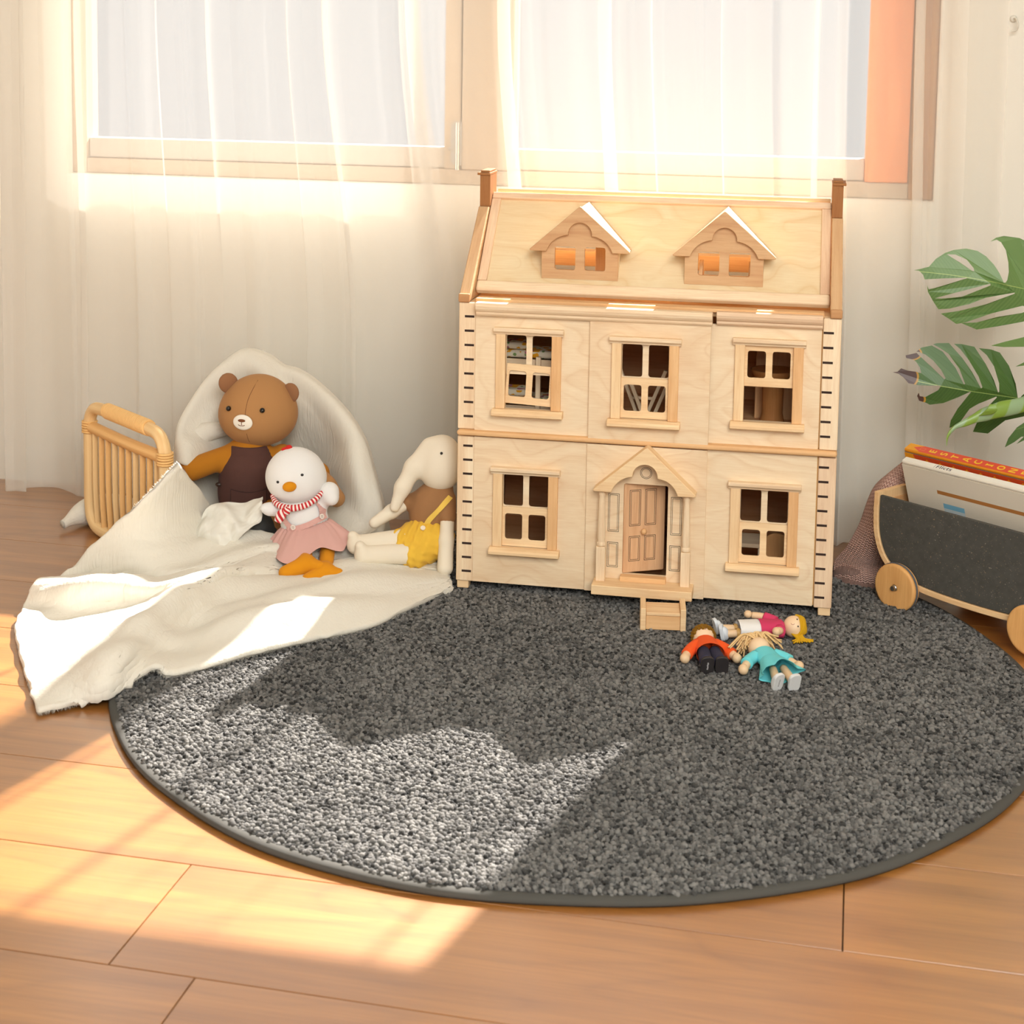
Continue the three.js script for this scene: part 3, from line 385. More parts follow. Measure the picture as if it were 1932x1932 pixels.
const SPREAD = [
  [[-.544, .205, -2.556], [-.515, .100, -2.663], [-.496, .075, -2.609], [-.443, .070, -2.604], [-.380, .065, -2.603], [-.315, .060, -2.579], [-.267, .055, -2.582], [-.221, .050, -2.673], [-.151, .040, -2.649]],
  [[-.590, .155, -2.516], [-.535, .075, -2.572], [-.503, .055, -2.543], [-.443, .065, -2.551], [-.382, .060, -2.553], [-.321, .050, -2.559], [-.269, .050, -2.550], [-.223, .045, -2.587], [-.134, .035, -2.594]],
  [[-.659, .090, -2.523], [-.583, .055, -2.493], [-.529, .040, -2.480], [-.464, .050, -2.498], [-.394, .052, -2.543], [-.329, .045, -2.552], [-.270, .048, -2.529], [-.223, .045, -2.559], [-.115, .030, -2.574]],
  [[-.732, .016, -2.512], [-.670, .020, -2.514], [-.593, .024, -2.490], [-.528, .035, -2.456], [-.462, .045, -2.468], [-.396, .050, -2.530], [-.332, .042, -2.544], [-.261, .046, -2.525], [-.106, .028, -2.562]],
  [[-.744, .030, -2.443], [-.666, .042, -2.404], [-.592, .042, -2.405], [-.527, .040, -2.404], [-.461, .052, -2.415], [-.399, .056, -2.493], [-.335, .038, -2.529], [-.251, .048, -2.519], [-.099, .026, -2.549]],
  [[-.754, .010, -2.406], [-.682, .012, -2.374], [-.603, .014, -2.386], [-.539, .025, -2.372], [-.474, .054, -2.374], [-.407, .055, -2.464], [-.337, .032, -2.510], [-.244, .048, -2.509], [-.095, .024, -2.540]],
  [[-.739, .006, -2.315], [-.656, .014, -2.265], [-.580, .028, -2.217], [-.529, .050, -2.239], [-.484, .055, -2.328], [-.417, .045, -2.447], [-.328, .030, -2.480], [-.237, .050, -2.467], [-.093, .022, -2.530]],
  [[-.679, .006, -2.164], [-.609, .022, -2.140], [-.537, .048, -2.106], [-.505, .034, -2.205], [-.466, .026, -2.313], [-.397, .034, -2.379], [-.309, .044, -2.396], [-.221, .048, -2.428], [-.091, .021, -2.517]],
  [[-.643, .006, -2.082], [-.582, .020, -2.068], [-.535, .032, -2.068], [-.497, .024, -2.165], [-.458, .021, -2.237], [-.394, .046, -2.271], [-.310, .048, -2.309], [-.205, .036, -2.389], [-.090, .019, -2.510]],
  [[-.617, .006, -2.022], [-.570, .007, -2.051], [-.530, .012, -2.067], [-.487, .027, -2.121], [-.459, .017, -2.125], [-.360, .017, -2.202], [-.276, .017, -2.267], [-.189, .017, -2.341], [-.089, .017, -2.503]],
];
const RIM = [[-.570, .167, -2.700], [-.576, .199, -2.720], [-.574, .227, -2.750], [-.545, .279, -2.810], [-.512, .310, -2.840], [-.484, .323, -2.860], [-.447, .314, -2.860], [-.417, .297, -2.850], [-.385, .290, -2.840], [-.342, .269, -2.810], [-.291, .234, -2.760], [-.259, .194, -2.730], [-.240, .146, -2.700], [-.223, .098, -2.670], [-.218, .067, -2.650], [-.239, .059, -2.620], [-.267, .054, -2.585], [-.276, .039, -2.555], [-.261, .027, -2.530], [-.231, .034, -2.530]];
{
  // bed: two end frames of bent cane with thin bars, long rails between them
  const O = [-0.762, 0, -2.832], ang = -Math.atan2(0.764, 0.645), bed = thing('rattan_doll_bed', 'honey-coloured rattan doll bed with cane-wrapped handle and thin bars, half hidden by white fleece', 'doll bed', O, ang);
  const endFrame = (z, x0, L, full, y1 = 0.236) => {
    const e = new THREE.Group(); e.name = 'end_frame'; e.position.set(x0, 0, z); bed.add(e);
    const y0 = 0.0115, r = 0.045, c = [[0, y0 + r], [0, y1 * 0.55], [0, y1 - r - 0.01], [0.004, y1 - 0.022], [r * 0.45, y1 - 0.005], [r + 0.012, y1], [L / 2, y1 + 0.001], [L - r - 0.012, y1], [L - r * 0.45, y1 - 0.005], [L - 0.004, y1 - 0.022], [L, y1 - r - 0.01], [L, y1 * 0.55], [L, y0 + r], [L - 0.006, y0 + 0.018], [L - r * 0.5, y0 + 0.004], [L - r, y0], [L / 2, y0], [r, y0], [r * 0.5, y0 + 0.004], [0.006, y0 + 0.018]].map(([x, y]) => V(x, y, 0));
    mesh('cane_hoop', tube(c, 0.0112, 120, 12, true), M.rattan, e);
    const yc = y1 - 0.04; mesh('crossbar', tube([[0.008, yc, 0], [L / 2, yc - 0.0015, 0.001], [L - 0.008, yc, 0]], 0.0105, 12, 12), M.rattanPale, e);
    const n = 10; for (let i = 0; i < n; i++) { const x = 0.022 + (L - 0.05) * (i / (n - 1)); mesh('thin_bar', tube([[x, yc - 0.006, 0], [x + 0.003, 0.08, 0.001], [x + 0.008, 0.014, 0]], 0.0056, 10, 8), i % 3 ? M.rattanPale : M.rattan, e); }
    if (!full) return;
    for (let i = 0; i < 30; i++) { const x = 0.075 + i * 0.0053; mesh('wrapped_cane', new THREE.TorusGeometry(0.0119, 0.0027, 6, 14).rotateY(Math.PI / 2).rotateZ(0.16 + 0.22 * (rnd() - 0.5)).translate(x, y1 + 0.0012, 0), M.cane, e); }
    for (const x of [0, L]) for (let i = 0; i < 5; i++) mesh('binding', new THREE.TorusGeometry(0.0125, 0.0023, 6, 16).rotateX(Math.PI / 2 + 0.1 * (rnd() - 0.5)).translate(x, 0.186 + i * 0.0046, 0), M.cane, e);
  };
  endFrame(0, 0, 0.287, true); endFrame(-0.22, 0.085, 0.14, false, 0.15);
  for (const x of [0.1, 0.2]) mesh('long_rail', tube([[x, 0.0115, 0], [x, 0.0115, -0.22]], 0.008, 4, 10), M.rattan, bed);
  for (let i = 0; i < 5; i++) mesh('base_slat', rbox(0.085, 0.225, 0.0195, 0.0235, -0.04 - i * 0.04 - 0.011, -0.04 - i * 0.04 + 0.011, 0.001), M.rattanPale, bed);

  // blanket: one cloth, gathered over the bed's far end, lining the bed and spread out over rug and floor
  const t = thing('fleece_blanket', 'creamy white fleece blanket draped over the rattan doll bed and spreading onto the rug', 'blanket');
  const F = surf(SPREAD.map((row, j) => row.map(([x, y, z], i) => [x, j > 3 && j < 9 && i < 5 ? 0.016 + (y - 0.016) * (y > 0.016 ? 1.3 : 1) - (y < 0.02 && i < 6 && j > 4 ? 0.003 : 0) : y, z]))), wr = (x, z) => 0.0045 * (fbm(x * 9 + 40, z * 9 + 40, 999, 999, 3, 21) - 0.5) * 2 + 0.004 * Math.sin((x * 0.8 + z * 1.6) * 46 + 3 * fbm(x * 5 + 9, z * 5 + 9, 999, 999, 2, 5));
  const spread = sheet((u, v) => { const p = F(u, v), e = Math.min(1, 6 * Math.min(u, 1 - u, 1 - v)); return [p[0] + 0.0035 * (noise(v * 60, u * 60, 999, 999, 3) - 0.5), Math.max(p[1] + wr(p[0], p[2]) * (0.3 + 0.7 * e), 0.004), p[2] + 0.0035 * (noise(u * 60, v * 60, 999, 999, 8) - 0.5)]; }, 150, 130, 0.007);
  const C = [-0.42, 0.10, -2.86], toward = (p, k, dy, dz) => [lerp(p[0], C[0], k), lerp(p[1], C[1], k) + dy, lerp(p[2], C[2], k) + dz];
  const hoodRows = [RIM.map((p) => [lerp(p[0], C[0], -0.03), 0.012, p[2] - 0.055]), RIM.map((p) => [lerp(p[0], C[0], -0.03), p[1] * 0.55, p[2] - 0.06]), RIM.map((p) => [lerp(p[0], C[0], -0.015), Math.max(p[1] - 0.012, 0.014), p[2] - 0.042]), RIM.map((p) => [p[0], p[1] + 0.002, p[2] - 0.018]), RIM.map((p) => p), RIM.map((p) => toward(p, 0.10, -0.004, 0.012)), RIM.map((p) => toward(p, 0.26, -0.004, 0.005)), RIM.map((p) => toward(p, 0.55, -0.01, -0.015)), RIM.map((p) => toward(p, 0.85, -0.02, -0.025)), RIM.map((p) => toward(p, 0.97, -0.03, -0.03))];
  const Hf = surf(hoodRows), hood = sheet((u, v) => { const p = Hf(u, v), k = sstep(0.42, 0.6, v) * (1 - sstep(0.75, 1, v)), c = k * (0.012 * Math.sin(u * 21 + 2.2 * Math.sin(v * 5)) + 0.006 * Math.sin(u * 44)) + 0.006 * (fbm(u * 9, v * 5, 99, 99, 3, 31) - 0.5); return [p[0], Math.max(p[1] + c * 0.6, 0.006), p[2] + c]; }, 190, 70, 0.007);
  const tail = vtube([[-0.812, 0.013, -2.826], [-0.785, 0.024, -2.862], [-0.752, 0.027, -2.892], [-0.715, 0.026, -2.885], [-0.65, 0.024, -2.80]], [0.008, 0.024, 0.025, 0.024, 0.02], 30, 16);
  const lining = sheet(surf([[[-0.60, 0.06, -2.70], [-0.555, 0.05, -2.66], [-0.48, 0.045, -2.60], [-0.38, 0.04, -2.56], [-0.28, 0.04, -2.55]], [[-0.60, 0.11, -2.77], [-0.55, 0.055, -2.73], [-0.46, 0.05, -2.68], [-0.36, 0.05, -2.66], [-0.25, 0.05, -2.63]], [[-0.585, 0.15, -2.82], [-0.52, 0.07, -2.80], [-0.45, 0.055, -2.78], [-0.36, 0.055, -2.74], [-0.24, 0.08, -2.70]], [[-0.55, 0.19, -2.88], [-0.50, 0.14, -2.88], [-0.44, 0.12, -2.87], [-0.36, 0.13, -2.82], [-0.26, 0.13, -2.75]]]), 40, 40, 0.006);
  const roll = vtube([[-0.605, 0.09, -2.72], [-0.575, 0.165, -2.755], [-0.545, 0.20, -2.765], [-0.50, 0.205, -2.79]], [0.012, 0.02, 0.021, 0.012], 24, 14);
  mesh('cloth', merge([spread, hood, tail, lining, roll]), M.fleece, t);
  const strip = (f, ua, ub, va, vb, nu, nv) => grid(nu, nv, (u, v) => f(lerp(ua, ub, u), lerp(va, vb, v)));
  const SF = (u, v) => { const p = F(u, v); return [p[0], Math.max(p[1] + wr(p[0], p[2]) * 0.3, 0.004), p[2]]; };
  pileOn(merge([strip(SF, 0, 0.012, 0, 1, 2, 120), strip(SF, 0.988, 1, 0.3, 1, 2, 80), strip(SF, 0, 1, 0.988, 1, 150, 2), strip(Hf, 0, 0.85, 0.3, 0.46, 150, 8)]), 26000, 0.0045, 0.0004, std({ color: 0xebe6d9, roughness: 1, transmission: 0.5, thickness: 0, side: THREE.DoubleSide }), 12, 'fleece_pile', t);
  // loose muslin
  const mus = thing('muslin_cloth', 'crumpled white muslin cloth lying beside the black boot of the bear', 'cloth', [-0.462, 0.072, -2.60]);
  const mf = surf([[[-0.062, 0.0, -0.005], [-0.05, 0.030, -0.02], [-0.02, 0.046, -0.03], [0.02, 0.044, -0.03], [0.048, 0.060, -0.02]], [[-0.058, -0.006, 0.015], [-0.04, 0.018, 0.012], [-0.012, 0.034, 0.008], [0.022, 0.032, 0.008], [0.051, 0.052, 0.0]], [[-0.05, -0.012, 0.03], [-0.03, 0.002, 0.036], [-0.004, 0.012, 0.036], [0.022, 0.018, 0.03], [0.052, 0.036, 0.012]], [[-0.045, -0.022, 0.03], [-0.022, -0.018, 0.04], [-0.002, -0.018, 0.042], [0.014, 0.0, 0.036], [0.046, 0.022, 0.016]]]);
  mesh('muslin', sheet((u, v) => { const p = mf(u, v), w = 0.0032 * Math.sin(u * 17 - v * 9 + 3 * fbm(u * 4, v * 4, 99, 99, 2, 3)) + 0.0045 * (fbm(u * 7, v * 7, 99, 99, 3, 12) - 0.5); return [p[0], p[1] + w, p[2] + w * 1.4]; }, 60, 46, 0.0012), std({ color: 0xe8e4d8, roughness: 1, bumpMap: T.weave, bumpScale: 0.0004 }), mus);
}

// ---------------------------------------------------------------- soft toys
const felt = (c, o = {}) => std({ color: c, roughness: 1, sheen: 0.3, sheenColor: new THREE.Color(c).lerp(new THREE.Color(1, 1, 1), 0.5), sheenRoughness: 0.6, bumpMap: T.weave, bumpScale: 0.0003, ...o });
const surfZ = (f, x, y, z0 = 0.2) => { let z = z0; for (let i = 0; i < 80; i++) { const d = f(x, y, z); if (d < 1e-4) break; z -= d * 0.8; if (z < -0.03) { let b = 0, m = 9; for (let q = -0.03; q < 0.06; q += 0.002) { const e = f(x, y, q); if (e < m) { m = e; b = q; } } return b; } } return z; };
const onto = (f, x, y) => { const z = surfZ(f, x, y), e = 0.001, n = V(f(x + e, y, z) - f(x - e, y, z), f(x, y + e, z) - f(x, y - e, z), f(x, y, z + e) - f(x, y, z - e)).normalize(); return { p: V(x, y, z), n }; };
const stick = (o, f, x, y, out = 0) => { const s = onto(f, x, y); o.position.copy(s.p).addScaledVector(s.n, out); o.quaternion.setFromUnitVectors(V(0, 0, 1), s.n); return o; };
const along = (f, pts, r, out, seg = 30, rs = 6) => tube(pts.map(([x, y]) => { const s = onto(f, x, y); return s.p.addScaledVector(s.n, out); }), r, seg, rs);   // a thread sewn on a surface
const skin = (f, lo, hi, th, mask) => nets((x, y, z) => Math.max(f(x, y, z) - th, mask(x, y, z)), lo, hi, 0.003);                                          // clothing that follows a body
{
  // bear
  const t = thing('bear_plush', 'brown bear soft toy in a plum apron and mustard shirt, sitting in the blanket', 'soft toy', [-0.45, 0.055, -2.73]);
  const brown = felt(0xb0804f), brownDark = felt(0x946745), mustard = felt(0xb67418), plum = felt(0x56372f, { bumpScale: 0.0005 }), boot = felt(0x3a3a38);
  const head = join(0.03, ellF([0.008, 0.185, -0.015], [0.067, 0.052, 0.055]), ellF([0.01, 0.205, -0.015], [0.058, 0.054, 0.05]));
  mesh('head', nets(head, [-0.075, 0.12, -0.085], [0.09, 0.275, 0.055], 0.0035), brown, t);
  for (const [x, y, a] of [[-0.040, 0.239, 0.6], [0.062, 0.224, -0.8]]) { const e = mesh('ear', nets(join(0.002, ellF([0, 0.006, 0], [0.0175, 0.019, 0.0075])), [-0.03, -0.02, -0.02], [0.03, 0.04, 0.02], 0.0025), brownDark, t); e.position.set(x, y, -0.012); e.rotation.set(0, a > 0 ? 0.5 : -0.5, a); }
  const torso = join(0.02, ellF([-0.002, 0.055, -0.005], [0.056, 0.07, 0.044]), cap([-0.004, 0.12, -0.01], [-0.004, 0.1, -0.008], 0.036, 0.045));
  const body = join(0.014, torso, cap([-0.035, 0.118, -0.005], [-0.10, 0.098, 0.026], 0.019, 0.0205), cap([0.052, 0.118, -0.008], [0.118, 0.090, 0.01], 0.019, 0.020), cap([-0.03, 0.012, 0.005], [-0.045, -0.006, 0.06], 0.026, 0.023), cap([0.03, 0.022, 0.005], [0.044, 0.015, 0.058], 0.026, 0.024));
  mesh('body', nets(body, [-0.14, -0.045, -0.07], [0.16, 0.16, 0.1], 0.0036), mustard, t);
  mesh('paw', nets(cap([-0.098, 0.098, 0.026], [-0.118, 0.090, 0.036], 0.0155, 0.0145), [-0.145, 0.06, -0.005], [-0.07, 0.125, 0.07], 0.003), brownDark, t);
  mesh('paw', nets(join(0.01, cap([0.115, 0.091, 0.01], [0.135, 0.075, 0.036], 0.016, 0.016), cap([0.135, 0.075, 0.036], [0.154, 0.056, 0.046], 0.016, 0.015)), [0.09, 0.03, -0.02], [0.185, 0.12, 0.08], 0.003), brown, t);
  mesh('shin', nets(cap([0.045, 0.022, 0.055], [0.038, 0.020, 0.085], 0.0225, 0.0205), [0.0, -0.03, 0.02], [0.085, 0.06, 0.125], 0.003), brown, t);
  const bt = mesh('boot', nets(join(0.008, cap([0.036, 0.018, 0.085], [0.026, 0.024, 0.108], 0.022, 0.021), cap([0.022, 0.044, 0.112], [0.018, 0.010, 0.116], 0.013, 0.020)), [-0.02, -0.03, 0.04], [0.08, 0.08, 0.16], 0.003), boot, t);
  mesh('boot', nets(cap([-0.05, -0.01, 0.062], [-0.05, -0.012, 0.085], 0.022, 0.021), [-0.085, -0.045, 0.03], [-0.01, 0.03, 0.12], 0.003), boot, t); void bt;
  const apron = mesh('apron', skin(torso, [-0.075, -0.02, -0.02], [0.075, 0.15, 0.06], 0.0035, (x, y, z) => Math.max(0.004 - z, Math.abs(x + 0.002) - (0.058 - 0.16 * Math.max(0, y - 0.09)), y - 0.137)), plum, t);
  const apF = (x, y, z) => torso(x, y, z) - 0.0036;
  const pk = grid(16, 14, (u, v) => { const x = lerp(-0.030, 0.030, u), y = lerp(0.022, 0.068, v), s = onto(apF, x, y); return s.p.addScaledVector(s.n, 0.0012).toArray(); }); mesh('pocket', pk, plum, apron);
  mesh('stitching', merge([along(apF, [[-0.030, 0.0675], [-0.012, 0.0645], [0.010, 0.0642], [0.031, 0.068]], 0.0008, 0.0012), along(apF, [[-0.0302, 0.067], [-0.031, 0.045], [-0.032, 0.022]], 0.0006, 0.001), along(apF, [[0.031, 0.067], [0.031, 0.045], [0.031, 0.022]], 0.0006, 0.001)]), felt(0x3b241f), apron);
  const sewn = felt(0x70452a);
  mesh('seam', along(head, [[0.012, 0.254], [0.006, 0.242], [-0.001, 0.225], [-0.004, 0.208], [-0.0045, 0.198]], 0.0004, 0.0001, 40, 4), sewn, t); mesh('seam', along(head, [[-0.003, 0.166], [-0.001, 0.152], [0.003, 0.138]], 0.0004, 0.0001, 20, 4), sewn, t);
  for (const [x, y] of [[-0.0345, 0.2075], [0.0245, 0.208]]) stick(mesh('eye', new THREE.SphereGeometry(0.0046, 18, 14), std({ color: 0x15110f, roughness: 0.12 }), t), head, x, y, 0.0018);
  const mz = stick(mesh('muzzle', new THREE.SphereGeometry(1, 28, 18).scale(0.0178, 0.0138, 0.0045), felt(0xf1eadb), t), head, -0.0085, 0.187, 0.0006);
  mesh('nose', new THREE.SphereGeometry(1, 18, 12).scale(0.0068, 0.0028, 0.0012).translate(-0.0006, 0.0042, 0.0042), felt(0x7b4a2b), mz);
  mesh('mouth', merge([tube([[-0.0006, 0.002, 0.0046], [-0.0006, -0.0035, 0.0045]], 0.0006, 4, 5), tube([[-0.0068, -0.0032, 0.0042], [-0.0045, -0.0045, 0.0044], [0.0025, -0.0046, 0.0044], [0.0052, -0.0034, 0.0042]], 0.0006, 12, 5)]), felt(0x7b4a2b), mz);
  for (const [x, y, z] of [[-0.055, 0.070, 0.020], [0.056, 0.128, 0.02]]) mesh('strap_button', new THREE.SphereGeometry(1, 14, 10).scale(0.006, 0.004, 0.004).translate(x, y, z), std({ color: 0x3a2a22, roughness: 0.4 }), t);
}
{
  // chick
  const t = thing('chick_plush', 'white chick soft toy in a pink pinafore with striped scarf and orange feet', 'soft toy', [-0.345, 0.06, -2.59]);
  const white = felt(0xe9e7e3), orange = felt(0xd98d0c), pink = felt(0xd9aaa0, { side: THREE.DoubleSide, bumpScale: 0.0005 }), red = felt(0xc8261f);
  const head = join(0.02, ellF([-0.009, 0.108, -0.012], [0.0495, 0.044, 0.042]), ellF([-0.012, 0.118, -0.012], [0.042, 0.041, 0.038]));
  mesh('head', nets(head, [-0.07, 0.05, -0.07], [0.055, 0.17, 0.045], 0.003), white, t);
  mesh('comb', nets(join(0.003, ellF([-0.022, 0.160, -0.012], [0.006, 0.0055, 0.005]), ellF([-0.030, 0.157, -0.012], [0.005, 0.004, 0.004])), [-0.04, 0.148, -0.022], [-0.01, 0.17, 0], 0.0016), red, t);
  const torso = join(0.015, ellF([0.006, 0.035, -0.004], [0.040, 0.040, 0.033]), cap([-0.006, 0.065, -0.01], [0.002, 0.05, -0.006], 0.024, 0.032));
  const body = join(0.008, torso, join(0.006, cap([-0.024, 0.058, 0], [-0.052, 0.063, 0.016], 0.015, 0.010), cap([-0.05, 0.063, 0.015], [-0.058, 0.066, 0.02], 0.01, 0.007)), join(0.006, cap([0.032, 0.068, -0.008], [0.047, 0.088, 0.0], 0.014, 0.0155), cap([0.047, 0.09, 0.0], [0.052, 0.080, 0.006], 0.0155, 0.012)));
  mesh('body', nets(body, [-0.08, -0.02, -0.05], [0.08, 0.115, 0.045], 0.003), white, t);
  for (const [x, y] of [[-0.0345, 0.1125], [0.0055, 0.1255]]) stick(mesh('eye', new THREE.SphereGeometry(1, 14, 10).scale(0.0026, 0.0022, 0.0016), std({ color: 0x16120f, roughness: 0.3 }), t), head, x, y, 0.0006);
  stick(mesh('beak', new THREE.SphereGeometry(1, 22, 16).scale(0.0118, 0.0085, 0.0075), orange, t), head, -0.0145, 0.1065, 0.001).rotateZ(0.15);
  // scarf with red and white stripes
  const stripe = std({ map: tex(64, 8, (u) => ((u * 4) % 1 < 0.5 ? [0.76, 0.17, 0.19] : [0.95, 0.9, 0.87])), roughness: 1 }); stripe.map.repeat.set(5, 1);
  const st2 = std({ map: tex(64, 64, (u, v) => (((u * 3 + v * 3) % 1) < 0.5 ? [0.76, 0.17, 0.19] : [0.95, 0.9, 0.87])), roughness: 1 });
  const sc = mesh('scarf', vtube([[-0.048, 0.083, 0.004], [-0.036, 0.074, 0.024], [-0.018, 0.0705, 0.034], [0.005, 0.073, 0.033], [0.024, 0.081, 0.026], [0.038, 0.092, 0.008]], [0.0035, 0.0052, 0.0058, 0.0052, 0.0045, 0.004], 48, 12), stripe, t);
  mesh('scarf_tail', vtube([[-0.020, 0.071, 0.038], [-0.027, 0.061, 0.041], [-0.033, 0.049, 0.041]], [0.0045, 0.0085, 0.0065], 20, 12, 0.5), st2, sc); mesh('scarf_knot', ell(-0.018, 0.0675, 0.040, 0.006, 0.0075, 0.005, 16), st2, sc);
  // pinafore: straps, bib frame and a gathered skirt
  const tor = (x, y, z) => torso(x, y, z) - 0.002, band = (pts, w) => grid(40, 4, (u, v) => { const p = crv(pts.map((q) => [...q, 0]), u), d = crv(pts.map((q) => [...q, 0]), Math.min(1, u + 0.02)), e = crv(pts.map((q) => [...q, 0]), Math.max(0, u - 0.02)), tx = d[0] - e[0], ty = d[1] - e[1], l = Math.hypot(tx, ty), s = onto(tor, p[0] - (ty / l) * (v - 0.5) * w, p[1] + (tx / l) * (v - 0.5) * w); return s.p.addScaledVector(s.n, 0.0008 + 0.0012 * Math.abs(Math.sin(u * 30)) * (v < 0.5 ? 1 : 0.4)).toArray(); });
  const pin = mesh('pinafore_strap', band([[0.026, 0.078], [0.034, 0.068], [0.037, 0.058], [0.036, 0.05]], 0.009), pink, t); mesh('pinafore_strap', band([[-0.028, 0.058], [-0.026, 0.05], [-0.019, 0.042], [-0.012, 0.037]], 0.009), pink, t); mesh('pinafore_band', band([[-0.02, 0.034], [-0.004, 0.036], [0.015, 0.042], [0.030, 0.048], [0.042, 0.052]], 0.009), pink, t); void pin;
  const ax = [0.01, 0.038, 0.004], A = [[-0.004, 0.002, 0.036], [0.058, 0.012, 0.036]];
  const skirt = (u, v) => { const a = u * 2 * Math.PI, ca = Math.cos(a), sa = Math.sin(a), w = 0.034 + 0.038 * Math.pow(v, 0.75), pl = 0.0055 * v * Math.sin(a * 8 + 2 * Math.sin(a * 2)) + 0.005 * v * Math.sin(a * 4 + 1) + 0.0015 * Math.sin(a * 26) * (1 - v), x = ax[0] + (w + pl) * ca * 1.08 + 0.004 * v, dz = (w * 0.62 + pl) * sa, y = ax[1] + 0.006 * ca - v * 0.046 + v * (sa > 0 ? 0.014 * sa : 0) + 0.012 * v * ca + 0.006 * v * v * Math.sin(a * 6 + 0.7), z = ax[2] + dz + v * 0.028 * Math.max(0, sa) + v * 0.012; return [x, Math.max(y, -0.012), z]; };
  const sk = mesh('skirt', sheet(skirt, 110, 22, 0.0012), pink, t); void A;
  for (const [x, y] of [[-0.0075, 0.0385], [0.035, 0.0525]]) { const b = stick(mesh('button', new THREE.CylinderGeometry(0.0044, 0.0044, 0.0016, 20).rotateX(Math.PI / 2), std({ color: 0xeee2d6, roughness: 0.35 }), t), tor, x, y, 0.0036); for (const [i, j] of [[-1, -1], [1, -1], [-1, 1], [1, 1]]) mesh('button_hole', new THREE.CylinderGeometry(0.0006, 0.0006, 0.0004, 8).rotateX(Math.PI / 2).translate(i * 0.0012, j * 0.0012, 0.0009), M.ink, b); } void sk;
  const foot = (a, b, c, d) => join(0.007, cap(a, b, 0.0125, 0.0115), cap(b, c, 0.0155, 0.0115), cap(b, d, 0.015, 0.0095));
  mesh('foot', nets(foot([0.012, 0.008, 0.05], [0.021, -0.006, 0.092], [-0.010, -0.014, 0.108], [0.044, -0.004, 0.106]), [-0.04, -0.045, 0.02], [0.075, 0.035, 0.14], 0.0024), orange, t);
  mesh('foot', nets(join(0.004, foot([0.050, 0.002, 0.05], [0.053, -0.014, 0.105], [0.028, -0.022, 0.118], [0.075, -0.012, 0.116]), ellF([0.049, -0.021, 0.124], [0.009, 0.007, 0.008])), [0.0, -0.05, 0.02], [0.105, 0.03, 0.15], 0.0024), orange, t);
}
{
  // rabbit
  const t = thing('rabbit_plush', 'cream rabbit soft toy in brown shirt and yellow bloomers leaning on the dollhouse', 'soft toy', [-0.145, 0.035, -2.585]);
  const cream = felt(0xe8dcc6), tan = felt(0x9c7048), yellow = felt(0xe8b93f, { bumpScale: 0.0005 }), yel2 = felt(0xedc65a);
  const head = join(0.02, ellF([0.034, 0.168, -0.022], [0.034, 0.042, 0.036]), ellF([0.03, 0.150, -0.018], [0.030, 0.034, 0.032]));
  const ear = join(0.008, cap([0.012, 0.19, -0.02], [-0.012, 0.157, -0.010], 0.014, 0.0155), cap([-0.012, 0.157, -0.010], [-0.030, 0.125, 0.0], 0.0155, 0.013), cap([-0.030, 0.125, 0], [-0.042, 0.094, 0.008], 0.013, 0.0085));
  mesh('head', nets(join(0.012, head, ear), [-0.065, 0.075, -0.07], [0.075, 0.22, 0.03], 0.003), cream, t);
  stick(mesh('eye', new THREE.SphereGeometry(0.0024, 14, 10), std({ color: 0x14100d, roughness: 0.3 }), t), head, 0.0345, 0.187, 0.0008);
  const torso = join(0.012, ellF([0.016, 0.080, -0.012], [0.036, 0.046, 0.030]), cap([0.03, 0.118, -0.018], [0.022, 0.10, -0.014], 0.024, 0.031));
  const shirtF = join(0.008, torso, cap([-0.008, 0.098, -0.016], [-0.024, 0.096, -0.016], 0.014, 0.013), cap([0.044, 0.105, -0.004], [0.046, 0.080, 0.014], 0.015, 0.014)); mesh('shirt', nets(shirtF, [-0.05, 0.02, -0.06], [0.075, 0.155, 0.04], 0.003), tan, t);
  mesh('arm', nets(join(0.006, cap([-0.02, 0.097, -0.016], [-0.048, 0.082, -0.008], 0.0105, 0.0115), cap([-0.048, 0.082, -0.008], [-0.076, 0.066, 0.006], 0.0115, 0.0095)), [-0.1, 0.045, -0.035], [0.0, 0.12, 0.03], 0.0026), cream, t);
  mesh('arm', nets(join(0.006, cap([0.046, 0.084, 0.012], [0.045, 0.045, 0.030], 0.0115, 0.012), cap([0.045, 0.045, 0.030], [0.044, 0.004, 0.046], 0.012, 0.0135)), [0.02, -0.02, -0.01], [0.075, 0.11, 0.07], 0.0026), cream, t);
  const bl = join(0.014, ellF([0.012, 0.042, 0.0], [0.045, 0.032, 0.034]), cap([-0.002, 0.040, 0.008], [-0.030, 0.042, 0.026], 0.027, 0.021), cap([0.015, 0.03, 0.012], [-0.008, 0.024, 0.040], 0.028, 0.0235));
  mesh('bloomers', nets((x, y, z) => bl(x, y, z) + 0.0014 * Math.sin(x * 330 + y * 190 + 40 * z) * Math.sin(y * 260 - x * 120) + 0.0012 * Math.sin(x * 520 + z * 200), [-0.065, -0.02, -0.05], [0.075, 0.085, 0.08], 0.0024), yellow, t);
  const leg = (a, b, c) => nets(join(0.006, cap(a, b, 0.0175, 0.0155), cap(b, c, 0.0135, 0.0085)), [Math.min(a[0], b[0]) - 0.03, Math.min(a[1], b[1]) - 0.03, a[2] - 0.035], [Math.max(a[0], b[0]) + 0.03, Math.max(a[1], c[1]) + 0.03, b[2] + 0.04], 0.0026);
  mesh('leg', leg([-0.030, 0.044, 0.026], [-0.102, 0.040, 0.044], [-0.108, 0.056, 0.048]), cream, t); mesh('leg', leg([-0.010, 0.026, 0.042], [-0.088, 0.028, 0.062], [-0.094, 0.045, 0.066]), cream, t);
  const ts = (x, y, z) => shirtF(x, y, z) - 0.0008;
